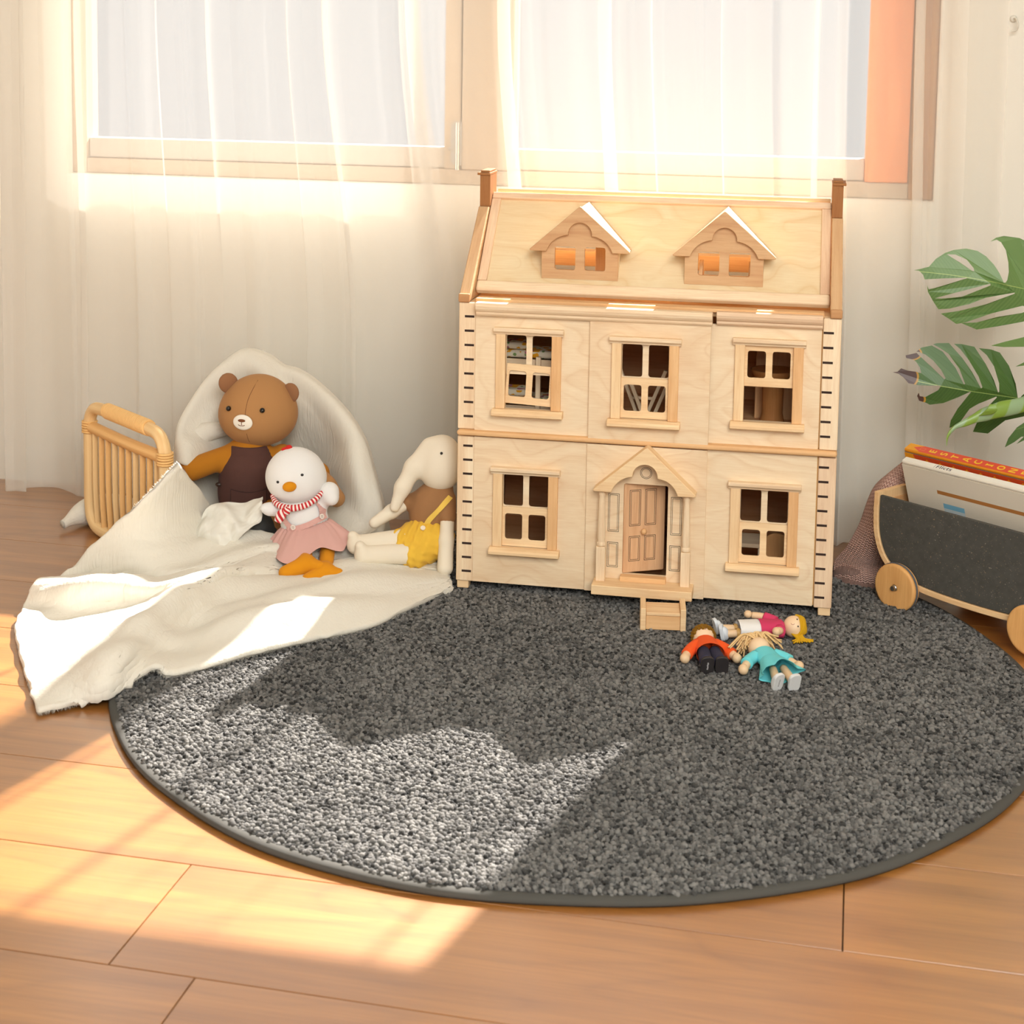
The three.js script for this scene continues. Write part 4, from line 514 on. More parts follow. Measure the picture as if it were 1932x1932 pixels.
  mesh('strap', grid(30, 4, (u, v) => { const p = crv([[0.050, 0.113, 0], [0.043, 0.106, 0], [0.030, 0.092, 0], [0.017, 0.078, 0], [0.010, 0.066, 0]], u), s = onto(ts, p[0] + (v - 0.5) * 0.007, p[1] - (v - 0.5) * 0.005); return s.p.addScaledVector(s.n, 0.0012).toArray(); }), yel2, t);
  const b = stick(mesh('button', new THREE.CylinderGeometry(0.0042, 0.0042, 0.0016, 20).rotateX(Math.PI / 2), std({ color: 0xeee0cc, roughness: 0.35 }), t), bl, 0.006, 0.064, 0.002); void b;
}

// ---------------------------------------------------------------- bench, wooden dolls
const print_ = (w, h, draw) => { const c = document.createElement('canvas'); c.width = w; c.height = h; const x = c.getContext('2d'); draw(x, w, h); const t = new THREE.CanvasTexture(c); t.colorSpace = THREE.SRGBColorSpace; t.magFilter = THREE.LinearFilter; return t; };
{
  const t = thing('toy_bench', 'small plain wooden toy bench with raised sides standing before the dollhouse door', 'toy bench', [0.2405, 0.0155, -2.356], -4 * R), p = part(t);
  for (const s of [-1, 1]) p('side_board', rbox(s < 0 ? -0.0345 : 0.026, s < 0 ? -0.026 : 0.0345, 0, 0.0345, -0.026, 0.026, 0.0012, 2), M.pinePale);
  p('seat', rbox(-0.0258, 0.0258, 0.0225, 0.0275, -0.024, 0.0235, 0.0012, 0), M.pinePale); p('front_board', rbox(-0.0258, 0.0258, 0.0005, 0.0222, 0.0165, 0.0225, 0.0008, 0), M.pineWarm); p('back_board', rbox(-0.0258, 0.0258, 0.0005, 0.0222, -0.0225, -0.0165, 0.0008, 0), M.pineWarm);
}
const maple = std({ color: 0xe8c69c, roughness: 0.5 }), satin = (c) => std({ color: c, roughness: 0.95, bumpMap: T.weave, bumpScale: 0.0002, side: THREE.DoubleSide });
const solePrint = (bg, ink) => std({ roughness: 0.6, map: print_(64, 128, (x, w, h) => { x.fillStyle = bg; x.fillRect(0, 0, w, h); x.fillStyle = ink; x.font = 'bold 17px sans-serif'; x.translate(w / 2 + 6, h / 2 + 36); x.rotate(-Math.PI / 2); x.fillText('PlanToys', 0, 0); }) });
// built lying on its back: x runs from the soles to the head, y is up, z is the doll's side
function shoe(name, parent, color, pos, turn, sole) {
  const g = new THREE.Group(); g.name = name; g.position.set(...pos); g.rotation.set(...turn); parent.add(g);
  const s = rrect(-0.0078, 0.0078, -0.0125, 0.0125, 0.0072), e = new THREE.ExtrudeGeometry(s, { depth: 0.0034, bevelEnabled: true, bevelSize: 0.0009, bevelThickness: 0.0009, bevelOffset: -0.0009, bevelSegments: 3, curveSegments: 8 }).rotateY(-Math.PI / 2);   // flat sole faces -x
  mesh('shoe_sole', e, std({ color, roughness: 0.55 }), g); mesh('shoe_upper', ell(0.002, -0.002, 0, 0.006, 0.0105, 0.0068, 18), std({ color, roughness: 0.55 }), g);
  if (sole) mesh('sole_print', new THREE.PlaneGeometry(0.009, 0.019).rotateY(-Math.PI / 2).translate(-0.0045, 0, 0), sole, g);
  return g;
}
function face(head, r, look) { for (const s of [-1, 1]) { const e = mesh('eye', new THREE.SphereGeometry(1, 12, 8).scale(0.0011, 0.0014, 0.0006), M.ink, head), a = look + 0.0, d = V(Math.sin(0.15) * 1, Math.cos(a), s * 0.36 + Math.sin(a)).normalize(); e.position.copy(d.clone().multiplyScalar(r * 0.995)); e.quaternion.setFromUnitVectors(V(0, 0, 1), d); }
  const d = V(-0.32, Math.cos(look), Math.sin(look)).normalize(), m = mesh('mouth', new THREE.TorusGeometry(0.0026, 0.0003, 5, 12, Math.PI * 0.8).rotateZ(Math.PI * 1.1), std({ color: 0x9c3b30, roughness: 0.8 }), head); m.position.copy(d.clone().multiplyScalar(r * 0.99)); m.quaternion.setFromUnitVectors(V(0, 0, 1), d); }
const limb = (a, b, r) => vtube([a, [(a[0] + b[0]) / 2, (a[1] + b[1]) / 2, (a[2] + b[2]) / 2], b], [r, r * 1.02, r * 0.95], 8, 12);
function doll(label, pos, turn) { const t = thing('wooden_doll', label, 'doll', pos, turn); return t; }
{
  const t = doll('wooden doll with blond yarn hair, pink shirt and white shorts lying on the rug', [0.316, 0.0145, -2.305], 4 * R), pink = satin(0xcf3a63), whiteC = satin(0xeceae6), gold = std({ color: 0xc59a55, roughness: 0.5 }), shoeC = 0xd9dee2, yarn = std({ color: 0xd0a012, roughness: 1 });
  shoe('shoe', t, shoeC, [0.0035, 0.0155, -0.012], [0, 0.15, 0.25], null); shoe('shoe', t, shoeC, [0.009, 0.0135, 0.0095], [0, -0.35, 0.22], solePrint('#d9dee2', '#5b5350'));
  mesh('leg', limb([0.007, 0.012, -0.012], [0.036, 0.012, -0.009], 0.0055), maple, t); mesh('leg', limb([0.012, 0.011, 0.010], [0.04, 0.012, 0.009], 0.0058), maple, t);
  for (const z of [-0.0095, 0.0095]) mesh('cuff', new THREE.CylinderGeometry(0.0072, 0.0072, 0.005, 16, 1, true).rotateZ(Math.PI / 2).translate(0.031, 0.012, z), gold, t);
  const tubeSec = (x0, x1, w0, w1, h0, h1, yc, fold) => grid(40, 10, (u, v) => { const a = u * 2 * Math.PI, w = lerp(w0, w1, v), h = lerp(h0, h1, v), f = 1 + fold * Math.sin(a * 5 + v * 2) * (1 - v), c = Math.cos(a), s = Math.sin(a); return [lerp(x0, x1, v), yc + Math.sign(s) * Math.pow(Math.abs(s), 0.75) * h * f, Math.sign(c) * Math.pow(Math.abs(c), 0.75) * w * f]; });
  mesh('shorts', merge([tubeSec(0.0335, 0.066, 0.0195, 0.0185, 0.0125, 0.0128, 0.0145, 0.04)]), whiteC, t);
  mesh('shirt', merge([tubeSec(0.0645, 0.1, 0.0198, 0.0165, 0.0135, 0.012, 0.0148, 0.02), ell(0.1, 0.0148, 0, 0.004, 0.012, 0.0165, 18), vtube([[0.094, 0.02, -0.014], [0.086, 0.022, -0.021], [0.078, 0.024, -0.026]], [0.008, 0.0078, 0.0072], 10, 14), vtube([[0.093, 0.018, 0.014], [0.092, 0.019, 0.021]], [0.0085, 0.008], 6, 14)]), pink, t);
  mesh('arm', merge([limb([0.08, 0.024, -0.025], [0.061, 0.0245, -0.032], 0.0052), ell(0.0555, 0.0252, -0.034, 0.0062, 0.0058, 0.006, 16)]), maple, t); mesh('arm', merge([limb([0.092, 0.019, 0.02], [0.087, 0.0215, 0.028], 0.0058), ell(0.084, 0.0225, 0.032, 0.0065, 0.0065, 0.0065, 16)]), maple, t);
  const h = new THREE.Group(); h.name = 'head'; h.position.set(0.1185, 0.0172, -0.0005); h.rotation.x = 0.75; t.add(h); mesh('skull', new THREE.SphereGeometry(0.0165, 28, 20), std({ color: 0xf0cfa8, roughness: 0.45 }), h); face(h, 0.0165, 0.1);
  mesh('hair', merge([...Array(26)].map((_, i) => { const a = -2.5 + i * 0.2, k = 0.0172; return vtube([[0.004, k * 0.9 * Math.cos(a * 0.45) * 0.9, k * Math.sin(a * 0.62) * 0.9].map((v, j) => (j === 0 ? 0.006 + 0.004 * Math.cos(a) : v)), [0.0145, 0.011 * Math.cos(a * 0.5), 0.012 * Math.sin(a * 0.62)], [0.0175, 0, 0.004 * Math.sin(a)]], [0.0016, 0.0018, 0.0015], 8, 6); }).concat([new THREE.SphereGeometry(0.0172, 24, 16, 0, 6.2832, 0, 1.25).rotateZ(-Math.PI / 2).rotateY(0)])), yarn, h);
  mesh('hair_strands', merge([...Array(16)].map((_, i) => { const a = i / 15; return vtube([[0.112 + 0.014 * a, 0.012, 0.012], [0.118 + 0.012 * a, 0.006, 0.018 + 0.006 * rnd()], [0.106 + 0.034 * a + 0.004 * rnd(), 0.0035 + 0.002 * rnd(), 0.022 + 0.01 * rnd()]], [0.0016, 0.0017, 0.0012], 10, 6); })), yarn, t);
}
{
  const t = doll('wooden doll with ginger yarn hair, orange shirt and navy trousers, black soles forward', [0.297, 0.0145, -2.170], 93 * R), orange = satin(0xee5a1c), navy = satin(0x2e2b40), yarn = std({ color: 0xb9820f, roughness: 1, bumpMap: T.fleece, bumpScale: 0.002 }), sole = solePrint('#2b2626', '#e8e6e4');
  shoe('shoe', t, 0x2b2626, [0.003, 0.0125, -0.0105], [0, 0.06, 0.2], sole).scale.set(1, 1.08, 1.2); shoe('shoe', t, 0x2b2626, [0.003, 0.0125, 0.0105], [0, -0.06, 0.2], null).scale.set(1, 1.08, 1.2);
  for (const z of [-0.009, 0.009]) { mesh('trouser_leg', vtube([[0.012, 0.0125, z * 1.1], [0.03, 0.013, z], [0.048, 0.014, z * 0.9]], [0.0098, 0.0092, 0.0088], 12, 16), navy, t); mesh('leg', limb([0.006, 0.012, z * 1.1], [0.015, 0.0125, z * 1.1], 0.0058), maple, t); }
  mesh('shirt', merge([grid(36, 12, (u, v) => { const a = u * 2 * Math.PI, w = lerp(0.021, 0.0165, v), h = lerp(0.0145, 0.0125, v); return [lerp(0.034 + 0.006 * Math.sin(a), 0.078, v), Math.max(0.015 + Math.sin(a) * h, 0.001), Math.cos(a) * w]; }), ell(0.078, 0.015, 0, 0.004, 0.0125, 0.0165, 18), ...[-1, 1].map((s) => vtube([[0.07, 0.016, s * 0.013], [0.056, 0.0145, s * 0.024], [0.042, 0.012, s * 0.033]], [0.0088, 0.0088, 0.0086], 14, 14))]), orange, t);
  for (const s of [-1, 1]) mesh('hand', merge([limb([0.044, 0.012, s * 0.032], [0.036, 0.0105, s * 0.036], 0.0062), ell(0.031, 0.0105, s * 0.0375, 0.0078, 0.0072, 0.0072, 16)]), maple, t);
  const h = new THREE.Group(); h.name = 'head'; h.position.set(0.0955, 0.0172, 0); t.add(h); mesh('skull', new THREE.SphereGeometry(0.0162, 26, 18), std({ color: 0xf0cfa8, roughness: 0.45 }), h); face(h, 0.0162, 0);
  mesh('hair', merge([...Array(90)].map((_, i) => { const a = i * 2.399, q = 1.9 * Math.sqrt((i + 0.5) / 90), n = V(Math.cos(q), Math.sin(q) * Math.cos(a), Math.sin(q) * Math.sin(a)); return ell(n.x * 0.0168, n.y * 0.0168, n.z * 0.0168, 0.0028, 0.0028, 0.0028, 7); })), yarn, h);
}
{
  const t = doll('wooden doll with loose flaxen yarn hair, turquoise dress and white soles', [0.394, 0.0145, -2.118], 104 * R), turq = satin(0x6fd4da), yarn = std({ color: 0xe2bd86, roughness: 1 }), sole = solePrint('#dcdcda', '#4c4a48');
  shoe('shoe', t, 0xd9d9d6, [0.0, 0.0135, -0.0185], [0, 0.3, 0.28], sole).scale.set(1, 1.08, 1.12); shoe('shoe', t, 0xd9d9d6, [-0.004, 0.0125, 0.0045], [0, 0.1, 0.28], null).scale.set(1, 1.08, 1.12);
  mesh('leg', limb([0.006, 0.0125, -0.017], [0.04, 0.0145, -0.008], 0.0058), maple, t); mesh('leg', limb([0.002, 0.0125, 0.004], [0.04, 0.0145, 0.008], 0.0058), maple, t);
  mesh('skirt', sheet((u, v) => { const a = u * 2 * Math.PI, w = lerp(0.016, 0.031, Math.pow(v, 0.8)), h = lerp(0.0115, 0.016, v), f = 1 + 0.14 * v * Math.sin(a * 5 + 1.3) + 0.05 * v * Math.sin(a * 9); return [0.066 - v * (0.044 + 0.006 * Math.sin(a * 3)), Math.max(0.0155 + Math.sin(a) * h * f, 0.002 + 0.002 * Math.sin(a * 4)), Math.cos(a) * w * f - 0.003 * v]; }, 90, 18, 0.001), turq, t);
  mesh('bodice', merge([grid(30, 10, (u, v) => { const a = u * 2 * Math.PI; return [lerp(0.063, 0.092, v), 0.0155 + Math.sin(a) * lerp(0.0122, 0.012, v), Math.cos(a) * lerp(0.0166, 0.0172, v)]; }), ell(0.092, 0.0155, 0, 0.004, 0.012, 0.0172, 18), vtube([[0.087, 0.016, -0.014], [0.078, 0.014, -0.027], [0.07, 0.0125, -0.035]], [0.0085, 0.0085, 0.009], 12, 14), vtube([[0.087, 0.016, 0.014], [0.078, 0.014, 0.024], [0.068, 0.012, 0.03]], [0.0085, 0.0085, 0.009], 12, 14)]), turq, t);
  mesh('hand', merge([limb([0.071, 0.012, -0.034], [0.062, 0.0105, -0.041], 0.006), ell(0.056, 0.0105, -0.0455, 0.0078, 0.0074, 0.0072, 16)]), maple, t); mesh('hand', merge([limb([0.07, 0.012, 0.029], [0.058, 0.0105, 0.034], 0.006), ell(0.052, 0.0105, 0.037, 0.0074, 0.0072, 0.0072, 16)]), maple, t);
  const h = new THREE.Group(); h.name = 'head'; h.position.set(0.109, 0.0172, 0); t.add(h); mesh('skull', new THREE.SphereGeometry(0.016, 26, 18), std({ color: 0xf0cfa8, roughness: 0.45 }), h);
  const r = rng(55); mesh('hair', merge([...Array(64)].map((_, i) => { const a = r() * 6.28, q = r() * 1.3, n = V(0.25 + 0.6 * Math.cos(q), Math.abs(Math.sin(q) * Math.cos(a)) + 0.25, Math.sin(q) * Math.sin(a)).normalize(), d = (r() - 0.5) * 2, L = 0.018 + 0.022 * r(), s = n.clone().multiplyScalar(0.0158), m1 = n.clone().multiplyScalar(0.021).add(V(0.003, 0.001, d * 0.012)), e = V(clamp(s.x + (r() - 0.75) * 0.022 + 0.002 * Math.abs(d), -0.02, 0.02), Math.max(-0.0145, m1.y - 0.010 - 0.012 * Math.abs(d) * r() + (r() < 0.08 ? 0.014 : 0)), m1.z + d * L); return vtube([s, m1, e], [0.0015, 0.0016, 0.0011], 10, 6); })), yarn, h);
}

// ---------------------------------------------------------------- the cart with books and a knitted throw
const CA = -0.8655, CP = [0.643, 0, -2.464];
{
  const t = thing('wooden_cart', 'wooden toy cart with speckled dark grey side panels and round wooden wheels', 'cart', CP, CA), birch = wood(T.pine1, 0xfbead0, 0.5), edge = wood(T.pine2, 0xf2d8b4, 0.55);
  const half = [[-0.0655, 0.186], [-0.0662, 0.15], [-0.0635, 0.118], [-0.053, 0.089], [-0.034, 0.068], [-0.008, 0.0545], [0.028, 0.0475], [0.07, 0.0452], [0.107, 0.0447]], path = half.concat(half.slice(0, -1).reverse().map(([x, y]) => [0.214 - x, y])), c2 = new THREE.SplineCurve(path.map((p) => V2(...p))), N = 70, ring = (o) => [...Array(N + 1)].map((_, i) => { const p = c2.getPoint(i / N), d = c2.getTangent(i / N); return [p.x + d.y * o, p.y - d.x * o]; });
  mesh('bent_tray', extr(poly(ring(0.0045).concat(ring(-0.0045).reverse())), -0.205, 0.004, 0.0008, 0), birch, t);
  const inner = ring(-0.0055); for (const [z0, z1] of [[-0.005, 0.0015], [-0.203, -0.1965]]) mesh('side_panel', extr(poly([[-0.0595, 0.1815], ...inner.filter((p) => p[1] < 0.18), [0.2735, 0.1815]]), z0, z1, 0.0008), std({ map: T.slate, roughness: 0.75 }), t);
  mesh('tray_liner', extr(poly([...ring(-0.0055).filter((p) => p[1] < 0.175), ...ring(-0.0075).filter((p) => p[1] < 0.175).reverse()]), -0.196, -0.006, 0), edge, t);
  for (const x of [-0.013, 0.2276]) {
    mesh('axle', new THREE.CylinderGeometry(0.004, 0.004, 0.25, 12).rotateX(Math.PI / 2).translate(x, 0.0435, -0.1), M.steel, t);
    for (const z of [0.013, -0.228]) {
      const o = z > 0 ? 1 : -1, w = mesh('wheel', uvBox(lathe([[0, -0.0075], [0.034, -0.0075], [0.0375, -0.0065], [0.0385, -0.0045], [0.0385, -0.002], [0.037, -0.0016], [0.037, 0.0016], [0.0385, 0.002], [0.0385, 0.0045], [0.0372, 0.0068], [0.034, 0.0078], [0.0066, 0.0078], [0.0062, 0.0055], [0, 0.0055]], 48).rotateX((o * Math.PI) / 2).translate(x, 0.0435, z + 0.0065 * 0), 1), wood(T.pine1, 0xf3cf9c, 0.42), t);
      mesh('rubber_tyre', new THREE.TorusGeometry(0.0374, 0.0021, 8, 48).scale(1, 1, 0.9).translate(x, 0.0435, z - o * 0.001), std({ color: 0x57595c, roughness: 0.8 }), w); mesh('hub_cap', new THREE.SphereGeometry(0.0055, 18, 12).scale(1, 1, 0.7).translate(x, 0.0435, z + o * 0.006), M.steel, w);
    }
  }
  // books
  const at = (x, y, z) => { const c = Math.cos(CA), s = Math.sin(CA); return [CP[0] + x * c + z * s, y, CP[2] - x * s + z * c]; };
  const book = (name, label, x0, x1, z, h, th, spine, cover, tilt, board) => {
    const b = thing(name, label, 'book', at(x0, 0.056, z), CA), g = new THREE.Group(), W = x1 - x0; g.name = 'body'; b.add(g); g.rotation.x = tilt;
    mesh('page_block', box(0.004, W - 0.004, 0.004, h - 0.003, -th / 2 + 0.002, th / 2 - 0.002), std({ color: 0xf1ead8, roughness: 0.95 }), g);
    for (const s of [-1, 1]) { const q = mesh(s > 0 ? 'front_cover' : 'back_cover', new THREE.BoxGeometry(W, h - 0.006, 0.002).translate(W / 2, (h - 0.006) / 2, s * (th / 2 - 0.001)), s > 0 ? cover : board, g); void q; }
    mesh('cover_hinge', box(0.0, W, h - 0.0072, h - 0.0052, -th / 2 + 0.0016, th / 2 - 0.0016, 0), board, g);
    mesh('spine', new RoundedBoxGeometry(W, 0.0055, th, 3, 0.0022).translate(W / 2, h - 0.0027, 0), board, g);
    mesh('spine_print', new THREE.PlaneGeometry(W - 0.001, th - 0.0032).rotateX(-Math.PI / 2).translate(W / 2, h + 0.0003, 0), spine, g);
    return b;
  };
  const paper = (map) => std({ map, roughness: 0.45 });
  book('picture_book', 'off-white picture book with dark lettering on its spine leaning in the cart', -0.041, 0.225, -0.097, 0.196, 0.015,
    paper(print_(1024, 48, (x, w, h) => { x.fillStyle = '#eee9dc'; x.fillRect(0, 0, w, h); x.fillStyle = '#4a4650'; x.fillRect(226, 6, 2, 36); x.font = 'bold 44px sans-serif'; x.fillText('Flicts', 236, 40); x.fillStyle = '#d8344a'; x.beginPath(); x.moveTo(985, 24); x.lineTo(1024, 4); x.lineTo(1024, 44); x.fill(); })),
    paper(print_(1024, 730, (x, w, h) => { x.fillStyle = '#e3d8c4'; x.fillRect(0, 0, w, h); x.fillStyle = '#b5783f'; x.fillRect(232, 128, 792, 26); x.fillStyle = '#7fb8d0'; x.fillRect(262, 214, 150, 34); x.fillStyle = '#c7d3d6'; x.fillRect(262, 248, 150, 24); x.fillStyle = '#27385c'; x.fillRect(262, 272, 150, 70); })), 19.5 * R, std({ color: 0xe6ddcb, roughness: 0.5 }));
  book('picture_book', 'thick orange and red picture book with yellow capital letters on its spine', -0.055, 0.20, -0.130, 0.211, 0.021,
    paper(print_(1024, 68, (x, w, h) => { x.fillStyle = '#e8a01c'; x.fillRect(0, 0, w, h); x.fillStyle = '#dd5138'; x.beginPath(); x.moveTo(48, 34); x.lineTo(112, 0); x.lineTo(1024, 0); x.lineTo(1024, 68); x.lineTo(112, 68); x.fill(); x.strokeStyle = '#e9a35c'; x.lineWidth = 2; x.strokeRect(100, 22, 36, 24); x.fillStyle = '#f2c62f'; x.font = 'bold 70px sans-serif'; x.textAlign = 'center'; [...'ESTACIONES'].forEach((c, i) => { x.save(); x.translate(196 + i * 84, 34); x.rotate(-Math.PI / 2); x.fillText(c, 0, 25); x.restore(); }); })),
    paper(print_(1024, 860, (x, w, h) => { x.fillStyle = '#e2930f'; x.fillRect(0, 0, w, h); x.fillStyle = '#c9461c'; for (let i = 0; i < 11; i++) { x.beginPath(); x.ellipse(120 + i * 100, 6, 52, 38, 0, 0, 7); x.fill(); } x.fillStyle = '#4f6f72'; x.fillRect(0, 200, w, h - 200); x.strokeStyle = '#7c989a'; x.lineWidth = 3; for (let i = -40; i < 80; i++) { x.beginPath(); x.moveTo(i * 18, h); x.lineTo(i * 18 + 520, 200); x.stroke(); } x.fillStyle = '#64662a'; x.beginPath(); x.moveTo(0, 560); x.lineTo(150, 470); x.lineTo(210, 600); x.fill(); })), 19.5 * R, std({ color: 0xdc8a16, roughness: 0.5 }));
  // knitted throw beside and over the cart's end
  const kn = thing('knitted_throw', 'dusty pink chunky knitted throw slumped over the end of the cart', 'throw', [0.6, 0, -2.58]);
  const kt = tex(256, 256, (u, v) => { const cx = u * 8, cy = v * 11, fx = Math.abs((cx % 1) - 0.5) * 2, q = (cy + fx * 0.55) % 1, h = Math.sin(q * Math.PI) * (0.55 + 0.45 * Math.sin(fx * Math.PI)); return [h]; }, false), kc = tex(256, 256, (u, v) => { const cx = u * 8, cy = v * 11, fx = Math.abs((cx % 1) - 0.5) * 2, q = (cy + fx * 0.55) % 1, h = Math.sin(q * Math.PI); return mix3([0.74, 0.55, 0.49], [0.93, 0.77, 0.71], h); });  // groove shade between stitches put into the knit colour
  const km = std({ map: kc, bumpMap: kt, bumpScale: 0.004, roughness: 1 }); for (const q of [kt, kc]) q.repeat.set(3.2, 5);
  const o = [0.6, 0, -2.58], rows = [[[.668, .196, -2.615], [.672, .210, -2.60], [.690, .210, -2.60], [.72, .20, -2.605]], [[.622, .165, -2.60], [.632, .180, -2.57], [.655, .17, -2.57], [.69, .15, -2.58]], [[.600, .106, -2.60], [.615, .110, -2.565], [.648, .100, -2.57], [.68, .09, -2.58]], [[.580, .070, -2.605], [.606, .066, -2.57], [.650, .055, -2.575], [.68, .05, -2.58]], [[.561, .034, -2.615], [.598, .036, -2.575], [.655, .028, -2.575], [.68, .025, -2.58]], [[.557, .013, -2.615], [.600, .015, -2.565], [.655, .013, -2.565], [.68, .012, -2.57]]].map((r) => r.map((p) => [p[0] - o[0], p[1] - o[1], p[2] - o[2]]));
  const kf = surf(rows); const body = sheet((u, v) => { const p = kf(u, v), w = 0.006 * Math.sin(v * 15 + u * 3) * v; return [p[0], p[1], p[2] + w]; }, 60, 90, 0.01);
  { const uv = body.attributes.uv, n = uv.count / 2; for (let i = 0; i < uv.count; i++) { const k = i % n; uv.setXY(i, (k % 61) / 60, Math.floor(k / 61) / 90); } }
  mesh('knit', body, km, kn);
  mesh('rolled_hem', merge([vtube([[-0.046, 0.012, -0.03], [-0.038, 0.026, -0.015], [-0.012, 0.030, 0.008], [0.03, 0.018, 0.02], [0.075, 0.013, 0.015]], [0.006, 0.0085, 0.0085, 0.008], 40, 12), vtube([[-0.046, 0.010, -0.02], [-0.02, 0.012, 0.014], [0.02, 0.011, 0.03], [0.07, 0.010, 0.03]], [0.006, 0.0075, 0.0075, 0.007], 40, 12)]), km, kn);
  const kb = at(0.15, 0, -0.185); mesh('knit_fold', sheet(surf([[[-0.07, 0.20, -0.03], [0, 0.215, -0.03], [0.07, 0.205, -0.03]], [[-0.06, 0.232, 0.0], [0, 0.247, 0.0], [0.06, 0.236, 0]], [[-0.05, 0.20, 0.03], [0, 0.21, 0.03], [0.05, 0.2, 0.03]]].map((r) => r.map((p) => { const c = Math.cos(CA), s = Math.sin(CA); return [kb[0] - o[0] + p[0] * c + p[2] * s, p[1] - 0.012, kb[2] - o[2] - p[0] * s + p[2] * c]; }))), 30, 20, 0.008), km, kn);
}

// ---------------------------------------------------------------- potted monstera, its leaves reaching in
const L1 = [[.648, .546], [.655, .548], [.670, .553], [.681, .566], [.695, .576], [.708, .581], [.727, .584], [.744, .581], [.757, .573], [.769, .560], [.777, .547], [.783, .533], [.786, .533], [.789, .537], [.792, .549], [.792, .564], [.789, .583], [.782, .595], [.775, .599], [.765, .596], [.774, .602], [.787, .605], [.812, .602], [.835, .591], [.849, .565], [.855, .531], [.849, .500], [.835, .472], [.819, .468], [.779, .460], [.748, .454], [.723, .464], [.747, .466], [.778, .476], [.818, .483], [.834, .491], [.817, .495], [.769, .482], [.731, .466], [.716, .462], [.704, .470], [.691, .478], [.718, .484], [.759, .497], [.802, .515], [.802, .517], [.758, .508], [.732, .496], [.703, .487], [.687, .485], [.678, .498], [.669, .513], [.667, .524], [.670, .517], [.679, .520], [.701, .529], [.726, .538], [.726, .539], [.689, .536], [.663, .533], [.661, .540], [.655, .546]];
const H1 = [[.697, .574], [.710, .574], [.727, .567], [.737, .554], [.738, .549], [.734, .550], [.718, .561]];
const H2 = [[.680, .503], [.707, .513], [.762, .531], [.762, .528], [.721, .508], [.691, .503]];
const L2 = [[.628, .373], [.635, .374], [.641, .380], [.651, .377], [.663, .376], [.672, .374], [.670, .383], [.664, .392], [.660, .395], [.649, .397], [.648, .401], [.665, .406], [.668, .403], [.688, .385], [.708, .366], [.710, .368], [.703, .381], [.691, .395], [.679, .404], [.669, .408], [.665, .408], [.673, .415], [.689, .419], [.706, .410], [.726, .385], [.739, .359], [.741, .360], [.732, .384], [.715, .407], [.701, .416], [.691, .421], [.697, .423], [.716, .424], [.737, .401], [.753, .378], [.767, .353], [.769, .355], [.763, .372], [.748, .397], [.734, .415], [.724, .423], [.736, .423], [.757, .419], [.775, .392], [.788, .367], [.796, .346], [.798, .347], [.797, .361], [.789, .388], [.777, .406], [.764, .417], [.784, .415], [.799, .410], [.814, .389], [.825, .360], [.831, .335], [.834, .334], [.838, .340], [.850, .350], [.861, .327], [.845, .303], [.814, .297], [.787, .274], [.762, .277], [.771, .308], [.795, .337], [.794, .339], [.765, .326], [.752, .317], [.736, .288], [.730, .286], [.723, .283], [.724, .296], [.733, .317], [.751, .346], [.750, .347], [.732, .337], [.709, .326], [.688, .322], [.682, .325], [.671, .328], [.667, .336], [.669, .342], [.671, .336], [.680, .335], [.687, .340], [.699, .348], [.702, .355], [.698, .356], [.681, .355], [.668, .355], [.652, .357], [.644, .366], [.637, .371]];
const L3 = [[.786, .420], [.809, .427], [.839, .435], [.871, .442], [.881, .402], [.842, .388], [.828, .386], [.841, .393], [.858, .405], [.857, .421], [.840, .419], [.807, .418]];
const L4 = [[.804, .261], [.809, .276], [.822, .294], [.833, .302], [.853, .320], [.877, .293], [.834, .273], [.823, .267], [.834, .279], [.830, .279], [.819, .270]];
